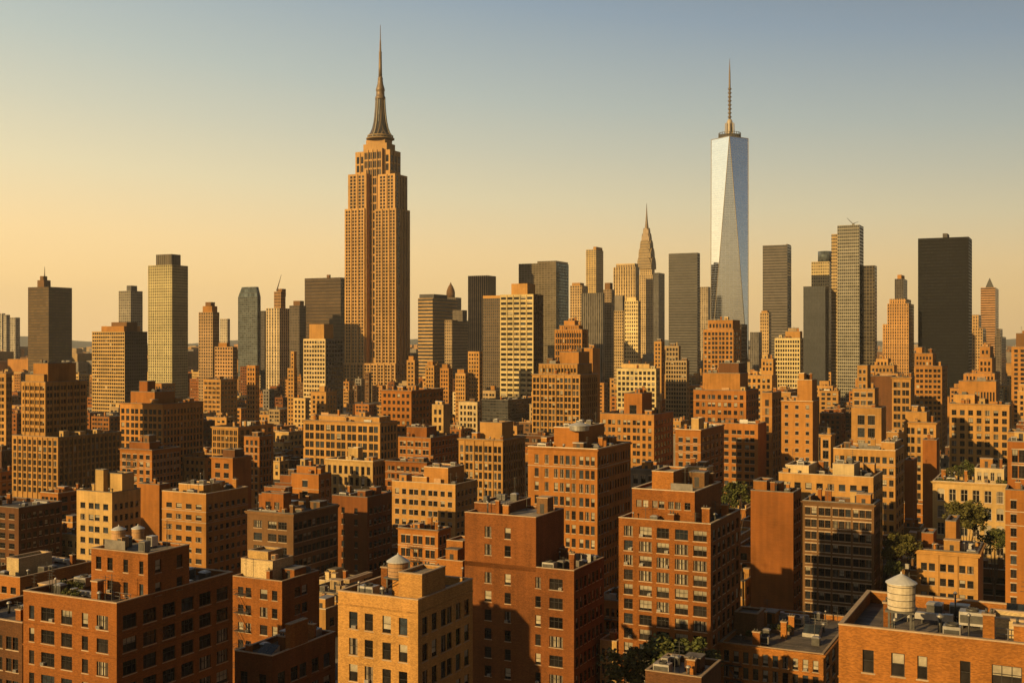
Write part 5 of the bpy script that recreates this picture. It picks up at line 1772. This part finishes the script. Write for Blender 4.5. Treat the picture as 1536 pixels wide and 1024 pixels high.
    for face, a0, a1, zlist in fire:
        M = MB()
        pts = lambda a, d, z: (m0.u0 - b.u + a, m0.w0 - b.w - d, z) if face == 'f' else (m0.u1 - b.u + d, m0.w0 - b.w + a, z)

        def bx(p, q):
            M.box(min(p[0], q[0]), max(p[0], q[0]), min(p[1], q[1]), max(p[1], q[1]), min(p[2], q[2]), max(p[2], q[2]), METAL_D)
        for n_, z in enumerate(zlist):
            bx(pts(a0, .02, z), pts(a1, 1.1, z + .07))
            for a in (a0, (a0 + a1) / 2, a1):
                M.bar(pts(a, 1.08, z), pts(a, 1.08, z + 1.0), .03, METAL_D, 4)
            for hh in (.5, 1.0):
                M.bar(pts(a0, 1.08, z + hh), pts(a1, 1.08, z + hh), .03, METAL_D, 4)
                for a in (a0, a1):
                    M.bar(pts(a, .02, z + hh), pts(a, 1.08, z + hh), .03, METAL_D, 4)
            if n_ + 1 < len(zlist):
                z2 = zlist[n_ + 1]
                for d in (.55, .95):
                    M.bar(pts(a0 + .5, d, z), pts(a1 - .5, d, z2), .05, METAL_D, 4)
        M.build('fire_escape', root)
    # windows: the 100 largest each by itself, the rest as one part
    def app(wv):
        m, face, i, j, a, z, w, h = wv
        p = proj(m.u0 + a, m.w0, z) if face == 'f' else proj(m.u1, m.w0 + a, z)
        return -(w * h / p[2] ** 2) * (1.0 if face == 'f' else .45)
    shown.sort(key=app)
    rest = MB()
    for n, wv in enumerate(shown):
        m, face, i, j, a, z, w, h = wv
        rr = rng.random()
        var = 0
        if rr < b.blind:
            var = rng.choice((1, 2, 2, 1, 5))
        elif rr > .9:
            var = 3
        if face == 'f':
            loc, rz = (m.u0 + a - b.u, m.w0 - b.w + .16, z), 0.0
        else:
            loc, rz = (m.u1 - b.u - .16, m.w0 + a - b.w, z), math.pi / 2
        st = pick_style(b.style, w, h) if not far else 'plain'
        if n < 100:
            lod = 0 if near else 2 if b.D < 480 else 1
            o = link('window', window_mesh(st, w, h, var, lod, lod == 2 and b.lintel), root, loc, rz)
            if lod == 0:
                link('pane', sub_mesh('pane', st, w, h, 3 if var == 3 else 0), o)
                if var in (1, 2, 5):
                    link('blind' if var != 2 else 'curtain', sub_mesh('blind', st, w, h, var), o)
                if face == 'f' and h > 1.2 and rng.random() < .13 and b.nick not in ('the tripled window office',):
                    link('air_conditioner', AC_MESH, o, (rng.choice((-1, 1)) * max(0, w / 2 - .45), 0, -h / 2 + .3))
                if b.D < 300:
                    link('sill', sub_mesh('sill', st, w, h, 0), o, (0, .18, 0))
        else:
            t = .08
            q = .05
            gm = GLASS if var in (0, 3) else (CURTAIN if var == 2 else BLIND)
            P = [(-w / 2, q, -h / 2), (w / 2, q, -h / 2), (w / 2, q, h / 2), (-w / 2, q, h / 2)]
            if rz:
                P = [(-p[1], p[0], p[2]) for p in P]
            rest.poly([(p[0] + loc[0], p[1] + loc[1], p[2] + loc[2]) for p in P], gm)
            if var in (1, 5) :
                rest.mi[-1] = rest.slot(GLASS) if var == 1 else rest.mi[-1]
    if rest.f:
        rest.build('window', root)['kind'] = 'stuff'
    b.n_win = len(shown)


for b in BL:
    build_building(b)
print('windows in view', sum(b.n_win for b in BL), 'objects', len(bpy.data.objects))

# ------------------------------------------------------------------ things on the roofs
crng = random.Random(5)


def roof_free(b, su, sw, tries=80):
    m = b.masses[0]
    best = None
    for _ in range(tries):
        u = crng.uniform(m.u0 + .7 + su / 2, max(m.u0 + .8 + su / 2, m.u1 - .7 - su / 2))
        w = crng.uniform(m.w0 + .7 + sw / 2, max(m.w0 + .8 + sw / 2, m.w1 - .7 - sw / 2))
        R = (u - su / 2 - .3, u + su / 2 + .3, w - sw / 2 - .3, w + sw / 2 + .3)
        if any(R[0] < q.u1 and R[1] > q.u0 and R[2] < q.w1 and R[3] > q.w0 for q in b.masses[1:]):
            continue
        if any(R[0] < q[1] and R[1] > q[0] and R[2] < q[3] and R[3] > q[2] for q in b.taken):
            continue
        z = m.z1 - b.parapet
        pr = proj(u, w, z + 1.0)
        if not (0 < pr[0] < 1536 and 0 < pr[1] < 1024):
            continue
        if visible([(u, w, z + 1.3)], VIEWS[:1])[0]:
            b.taken.append(R)
            return u, w, z
    return None


def roof_thing(b, kind):
    spec = {'ac': (2.4, 1.8), 'duct': (5.0, 1.2), 'vent': (.9, .9), 'skylight': (3.2, 2.4), 'planter': (4.5, 1.1), 'planter2': (3.0, 1.4), 'ac2': (1.6, 1.2), 'rail': (4.5, .3)}[kind]
    at = roof_free(b, *spec)
    if not at:
        return
    u, w, z = at
    nick = b.nick
    su, sw = spec
    loc = (*g2w(u, w), z)
    if kind in ('ac', 'ac2'):
        t = thing('air_handler', ('grey metal air handling box on the roof of ' if kind == 'ac' else 'small second air unit on the roof of ') + nick, 'air handler', loc, -YAW, 'air handling boxes on the roofs')
        m = MB()
        m.box(-su / 2, su / 2, -sw / 2, sw / 2, .35, 1.7, METAL)
        m.box(-su / 2 + .1, su / 2 - .1, -sw / 2 - .02, -sw / 2 + .1, .6, 1.4, METAL_D)
        m.build('housing', t)
        m = MB()
        m.lathe([(.62, 1.7), (.62, 1.95), (.5, 1.95), (.5, 1.75)], 14, METAL_D)
        m.build('fan_ring', t)
        m = MB()
        for sx in (-1, 1):
            m.box(sx * su * .38 - .1, sx * su * .38 + .1, -sw / 2, sw / 2, 0, .35, METAL_D)
        m.build('skid', t)
    elif kind == 'duct':
        t = thing('roof_duct', 'elbowed sheet metal duct lying across the roof of ' + nick, 'duct', loc, -YAW, 'ducts on the roofs')
        m = MB()
        m.box(-su / 2, su / 2 - .8, -.35, .35, .4, 1.05, METAL)
        m.box(su / 2 - .8, su / 2, -.38, .38, 0, 1.1, METAL)
        m.frustum(-su / 2 - .3, 0, .3, 1.25, .35, .5, .35, .5, METAL)
        m.build('duct_run', t)
        for k in range(3):
            m = MB()
            x = -su / 2 + .6 + k * 1.4
            m.box(x - .06, x + .06, -.4, .4, 0, .4, METAL_D)
            m.build('support', t)
    elif kind == 'vent':
        t = thing('roof_vent', 'mushroom capped vent pipe standing on the roof of ' + nick, 'vent pipe', loc, -YAW, 'vent pipes on the roofs')
        m = MB()
        m.lathe([(.2, 0), (.2, 1.5)], 10, METAL_D)
        m.build('pipe', t)
        m = MB()
        m.lathe([(.25, 1.45), (.42, 1.5), (.34, 1.72), (.05, 1.85)], 12, METAL)
        m.build('cap', t)
    elif kind == 'skylight':
        t = thing('skylight', 'sloping glazed skylight box on the roof of ' + nick, 'skylight', loc, -YAW)
        m = MB()
        V = [(-1.6, -1.2, 0), (1.6, -1.2, 0), (1.6, 1.2, 0), (-1.6, 1.2, 0), (-1.6, -1.2, .7), (1.6, -1.2, .7), (1.6, 1.2, 1.9), (-1.6, 1.2, 1.9)]
        m.mesh_faces(V, [(0, 1, 5, 4), (1, 2, 6, 5), (2, 3, 7, 6), (3, 0, 4, 7)], METAL)
        m.mesh_faces(V[4:], [(0, 1, 2, 3)], FRAME_D)
        m.build('curb_box', t)
        sl = 1.2 / 2.4
        for k in range(3):
            x = -1.5 + k * 1.02
            m = MB()
            m.poly([(x, -1.1, .76), (x + .92, -1.1, .76), (x + .92, 1.1, .76 + 2.2 * sl), (x, 1.1, .76 + 2.2 * sl)], GLASS_B)
            m.build('pane', t)
    elif kind in ('planter', 'planter2'):
        lab = ('long planter of leafy shrubs on the roof of ' if kind == 'planter' else 'short planter of bushy plants on the roof of ') + nick
        t = thing('planter', lab, 'planter', loc, -YAW, 'planters on the roofs')
        m = MB()
        m.box(-su / 2, su / 2, -sw / 2, sw / 2, 0, .6, DECK)
        m.build('trough', t)
        for k in range(3):
            m = MB()
            cx = -su / 2 + su * (k + .5) / 3
            leaf_cloud(m, [(cx, 0, 1.0, su / 5, sw * .55, .75)], 150, .16, LEAF if k != 1 else LEAF_O, crng)
            m.build('shrub', t)
    elif kind == 'rail':
        t = thing('guard_rail', 'thin metal guard rail on the roof of ' + nick, 'railing', loc, -YAW)
        m = MB()
        for zz in (.5, 1.05):
            m.bar((-su / 2, 0, zz), (su / 2, 0, zz), .03, METAL, 4)
        m.build('rail', t)
        for k in range(5):
            m = MB()
            x = -su / 2 + su * k / 4
            m.bar((x, 0, 0), (x, 0, 1.08), .035, METAL, 4)
            m.build('post', t)


def leaf_cloud(m, blobs, n, size, mat, r):
    """small leaf faces through ellipsoid clumps (cx, cy, cz, rx, ry, rz)"""
    for _ in range(n):
        cx, cy_, cz, rx, ry, rz = r.choice(blobs)
        while True:
            a, b_, c = r.uniform(-1, 1), r.uniform(-1, 1), r.uniform(-1, 1)
            q = a * a + b_ * b_ + c * c
            if .1 < q < 1:
                break
        x, y, z = cx + a * rx, cy_ + b_ * ry, cz + c * rz
        s = size * r.uniform(.6, 1.4)
        t, p = r.uniform(0, 6.28), r.uniform(-1.2, 1.2)
        ux, uy, uz = math.cos(t) * s, math.sin(t) * s, math.sin(p) * s * .6
        vx, vy, vz = -math.sin(t) * math.sin(p) * s * .7, math.cos(t) * math.sin(p) * s * .7, math.cos(p) * s * .7
        m.poly([(x - ux, y - uy, z - uz), (x + vx, y + vy, z + vz), (x + ux, y + uy, z + uz), (x - vx, y - vy, z - vz)], mat)


for b in BL:
    b.taken = getattr(b, 'taken', [])


def water_tank(px, ybase, ytop, D, wpx, label, mat, cap, legs=True, flat=.35):
    """a stave tank: photo x of its centre, y of its foot and of its cone tip, width in photo pixels, at distance D"""
    k = D / FPX
    x, y = (px - 768) * k, D
    r = wpx * k / 2
    z0, z1 = CAM_H - (ybase - 512) * k, CAM_H - (ytop - 512) * k
    t = thing('water_tank', label, 'water tank', (x, y, z0), -YAW)
    H = z1 - z0
    lh = H * .27 if legs else 0.0
    ch = r * flat * 2
    m = MB()
    m.lathe([(r * .97, lh + .15), (r, H - ch)], 22, mat, smooth=False)
    m.build('barrel', t)
    m = MB()
    for q in (.12, .35, .58, .82):
        z = lh + .15 + (H - ch - lh) * q
        m.lathe([(r * 1.005, z), (r * 1.02, z + .03), (r * 1.005, z + .06)], 22, METAL_D, cap=False)
    m.build('hoop', t)
    m = MB()
    m.lathe([(r * 1.12, H - ch - .08), (r * 1.12, H - ch), (r * .5, H - ch * .42), (.08, H - .05), (.06, H + .15)], 22, cap, smooth=False)
    m.build('cone_roof', t)
    if legs:
        m = MB()
        m.box(-r, r, -r, r, lh - .05, lh + .15, METAL_D)
        m.build('platform', t)
        for sx in (-1, 1):
            for sy in (-1, 1):
                m = MB()
                m.box(sx * r * .75 - .1, sx * r * .75 + .1, sy * r * .75 - .1, sy * r * .75 + .1, -.8, lh - .05, METAL_D)
                m.build('leg', t)
        m = MB()
        m.bar((-r * .75, -r * .75, 0), (r * .75, -r * .75, lh), .05, METAL_D, 4)
        m.bar((r * .75, -r * .75, 0), (r * .75, r * .75, lh), .05, METAL_D, 4)
        m.build('brace', t)
    u, w = w2g(x, y)
    for b in BL:
        mm = b.masses[0]
        if mm.u0 < u < mm.u1 and mm.w0 < w < mm.w1:
            b.taken.append((u - r - .3, u + r + .3, w - r - .3, w + r + .3))


CAP = mat_noise('tank_roof_metal', (.42, .40, .38), (.58, .55, .51), .8, .5, .3)
water_tank(597, 878, 830, 158, 31, 'brown stave water tank with a shallow grey cone on the sandy corner block', WOOD_O, CAP)
water_tank(1352, 935, 859, 112, 41, 'pale plank water tank with a dark cone roof on the pale tank block', WOOD, CAP, flat=.33)
water_tank(178, 834, 788, 172, 20, 'squat brown tank with wide white cap, nearer of the twin roof tanks', WOOD_O, CAP, legs=False, flat=.25)
water_tank(207, 833, 787, 180, 18, 'squat brown tank with wide white cap, farther of the twin roof tanks', WOOD_O, CAP, legs=False, flat=.25)
water_tank(869, 646, 632, 299, 30, 'shallow pale cone cap on the brick bulkhead of the tripled window office', METAL, CAP, legs=False, flat=.18)

for b in BL:
    for kd in [c for c in b.clutter.split(',') if c]:
        roof_thing(b, kd)


# the crane on the stacked wing skyscraper
def roof_crane():
    b = next(q for q in BL if q.nick == 'the stacked wing skyscraper')
    w = b.w0 + 10
    u, z = spot(1280, 337, w)
    t = thing('roof_crane', 'small lattice crane leaning over the roof of the stacked wing skyscraper', 'crane', (*g2w(u, w), b.h - .5), -YAW)
    m = MB()
    m.box(-1, 1, -1, 1, 0, 3, METAL_D)
    m.build('base', t)
    m = MB()
    for s in (-.4, .4):
        m.bar((s * .5, s, 2), (-6, s, 8.5), .16, METAL_D, 4)
    for k in range(5):
        m.bar((-k * 1.2, -.4, 2.2 + k * 1.3), (-k * 1.2 - .8, .4, 3.1 + k * 1.3), .1, METAL_D, 4)
    m.bar((0, 0, 3), (4.5, 0, 4.2), .2, METAL_D, 4)
    m.build('jib', t)


roof_crane()


# ------------------------------------------------------------------ trees
def tree(px, ytop, D, wpx, label, mat, zb=0.0, n=2600, seed=1):
    r = random.Random(seed)
    k = D / FPX
    x, y = (px - 768) * k, D
    zt = CAM_H - (ytop - 512) * k
    R = wpx * k / 2
    H = zt - zb
    t = thing('tree', label, 'tree', (x, y, zb), r.uniform(0, 3))
    m = MB()
    blobs = []
    m.bar((0, 0, 0), (.2, .1, H * .45), (.32, .2), BARK, 8)
    for i in range(9):
        a = i * 2.4 + r.uniform(-.3, .3)
        rr = R * r.uniform(.35, .85)
        hz = H - R * r.uniform(.25, 1.35)
        e = (math.cos(a) * rr, math.sin(a) * rr, hz)
        m.bar((.2, .1, H * .4 * r.uniform(.7, 1.1)), e, (.13, .03), BARK, 5)
        s = R * r.uniform(.34, .55)
        blobs.append((*e, s * 1.1, s * 1.1, s * .8))
    for i in range(12):
        a = r.uniform(0, 6.28)
        rr = R * r.uniform(.1, .95)
        s = R * r.uniform(.15, .28)
        blobs.append((math.cos(a) * rr, math.sin(a) * rr, H - R * r.uniform(.1, 1.2), s, s, s * .8))
    blobs.append((0, 0, H - R * .5, R * .45, R * .45, R * .4))
    m.build('trunk', t)
    c = MB()
    leaf_cloud(c, blobs, n, max(.2, R * .075), mat, r)
    c.build('crown', t)


tree(1006, 954, 186, 92, 'bushy green street tree at the foot of the curtained window block', LEAF, seed=2, n=3600)
tree(945, 970, 186, 76, 'olive tree in front of the stepped rust block corner', LEAF_O, seed=3, n=3000)
tree(1058, 972, 190, 52, 'smaller green tree between the curtained window block and the glazed hut row house', LEAF, seed=4, n=2400)
tree(1104, 722, 300, 46, 'dark green tree rising between the curtained window block and the blank gable tower', LEAF, seed=5, n=3200)
tree(1352, 800, 270, 50, 'tall sunlit tree between the studio glazing block and the cornice loft', LEAF_O, seed=6, n=3400)
tree(1450, 751, 305, 60, 'round olive tree in front of the arched window block', LEAF_O, seed=7, n=3200)
tree(1424, 699, 352, 20, 'small potted tree near the planters on the arched window block', LEAF_O, zb=27.8, seed=21, n=700)
tree(1447, 690, 350, 30, 'taller bushy potted tree on the roof of the arched window block', LEAF, zb=27.8, seed=22, n=1100)
tree(1492, 790, 285, 42, 'dark shaded tree behind the cornice loft', LEAF, seed=8, n=2400)
tree(1340, 840, 262, 30, 'small dark tree at the corner of the studio glazing block', LEAF, seed=9, n=1600)

# ------------------------------------------------------------------ ground, streets, far city, hills
g = MB()
g.poly([(-9500, -1400, 0), (9500, -1400, 0), (9500, 12000, 0), (-9500, 12000, 0)], GROUND)
struct(g.build('ground'))


def street(name, u0, u1, w0, w1, along):
    root = bpy.data.objects.new(name, None)
    COL.objects.link(root)
    root.rotation_euler = (0, 0, -YAW)
    struct(root)
    m = MB()
    m.box(u0, u1, w0, w1, -.05, .004, ASPHALT)
    struct(m.build('carriageway', root))
    for s in (0, 1):
        m = MB()
        if along == 'w':
            a = u0 - 3.2 if s == 0 else u1
            m.box(a, a + 3.2, w0, w1, -.05, .14, PAVE)
        else:
            a = w0 - 3.2 if s == 0 else w1
            m.box(u0, u1, a, a + 3.2, -.05, .14, PAVE)
        struct(m.build('pavement', root))
    m = MB()
    L_ = (w1 - w0) if along == 'w' else (u1 - u0)
    k = 0.0
    while k < L_ - 3:
        if along == 'w':
            c = (u0 + u1) / 2
            m.poly([(c - .08, w0 + k, .009), (c + .08, w0 + k, .009), (c + .08, w0 + k + 3, .009), (c - .08, w0 + k + 3, .009)], PAINT)
        else:
            c = (w0 + w1) / 2
            m.poly([(u0 + k, c - .08, .009), (u0 + k + 3, c - .08, .009), (u0 + k + 3, c + .08, .009), (u0 + k, c + .08, .009)], PAINT)
        k += 9
    struct(m.build('lane_marking', root))


street('street', -70, -58, 120, 520, 'w')
street('street', -220, 120, 196, 206, 'u')

far = MB()
frr = random.Random(9)
FARW = [wallmat(c) for c in ('tan', 'ochre', 'grey', 'stone', 'umber')]
for _ in range(5200):
    D = 1700 + 5200 * frr.random() ** 1.3
    x = frr.uniform(-.5, .5) * D
    u, w = w2g(x, D)
    a, l, h = frr.uniform(8, 22), frr.uniform(8, 22), frr.choice((10, 14, 18, 22, 26, 34, 46)) * frr.uniform(.8, 1.2)
    if any(u - a - 2 < B[1] and u + a + 2 > B[0] and w - l - 2 < B[3] and w + l + 2 > B[2] for B in BOX):
        continue
    far.box(u - a, u + a, w - l, w + l, 0, h, frr.choice(FARW), bottom=False)
o = far.build('distant_city')
o.rotation_euler = (0, 0, -YAW)
tag(o, 'hazy mass of far low blocks stretching to the hills', 'distant city')
o['kind'] = 'stuff'

hl = MB()
hr = random.Random(4)
nx, ny = 140, 8
ph = [hr.uniform(0, 6.28) for _ in range(8)]
V = []
for j in range(ny + 1):
    for i in range(nx + 1):
        x = -7500 + 15000 * i / nx
        t = j / ny
        prof = math.sin(math.pi * min(1, t * 1.05)) if t < 1 else 0
        hgt = 92 + 26 * math.sin(x / 900 + ph[0]) + 16 * math.sin(x / 370 + ph[1]) + 8 * math.sin(x / 140 + ph[2] + j)
        V.append((x, 8800 + 2200 * t + 100 * math.sin(x / 700 + ph[3]), -2 + max(0, hgt) * prof))
F = [(j * (nx + 1) + i, j * (nx + 1) + i + 1, (j + 1) * (nx + 1) + i + 1, (j + 1) * (nx + 1) + i) for j in range(ny) for i in range(nx)]
hl.mesh_faces(V, F, HILL, True)
struct(hl.build('hills'))

# ------------------------------------------------------------------ the evening air
HAZE = 4.2e-5
hz = bpy.data.materials.new('haze_air')
hz.use_nodes = True
nt = hz.node_tree
nt.nodes.remove(nt.nodes['Principled BSDF'])
pv = nt.nodes.new('ShaderNodeVolumePrincipled')
pv.inputs['Color'].default_value = (.96, .92, .86, 1)
pv.inputs['Density'].default_value = HAZE
pv.inputs['Anisotropy'].default_value = 0.0
nt.links.new(pv.outputs[0], nt.nodes['Material Output'].inputs['Volume'])
m = MB()
m.box(-9800, 9800, -1600, 12300, -1.5, 600, hz)
struct(m.build('haze'), 'stuff')
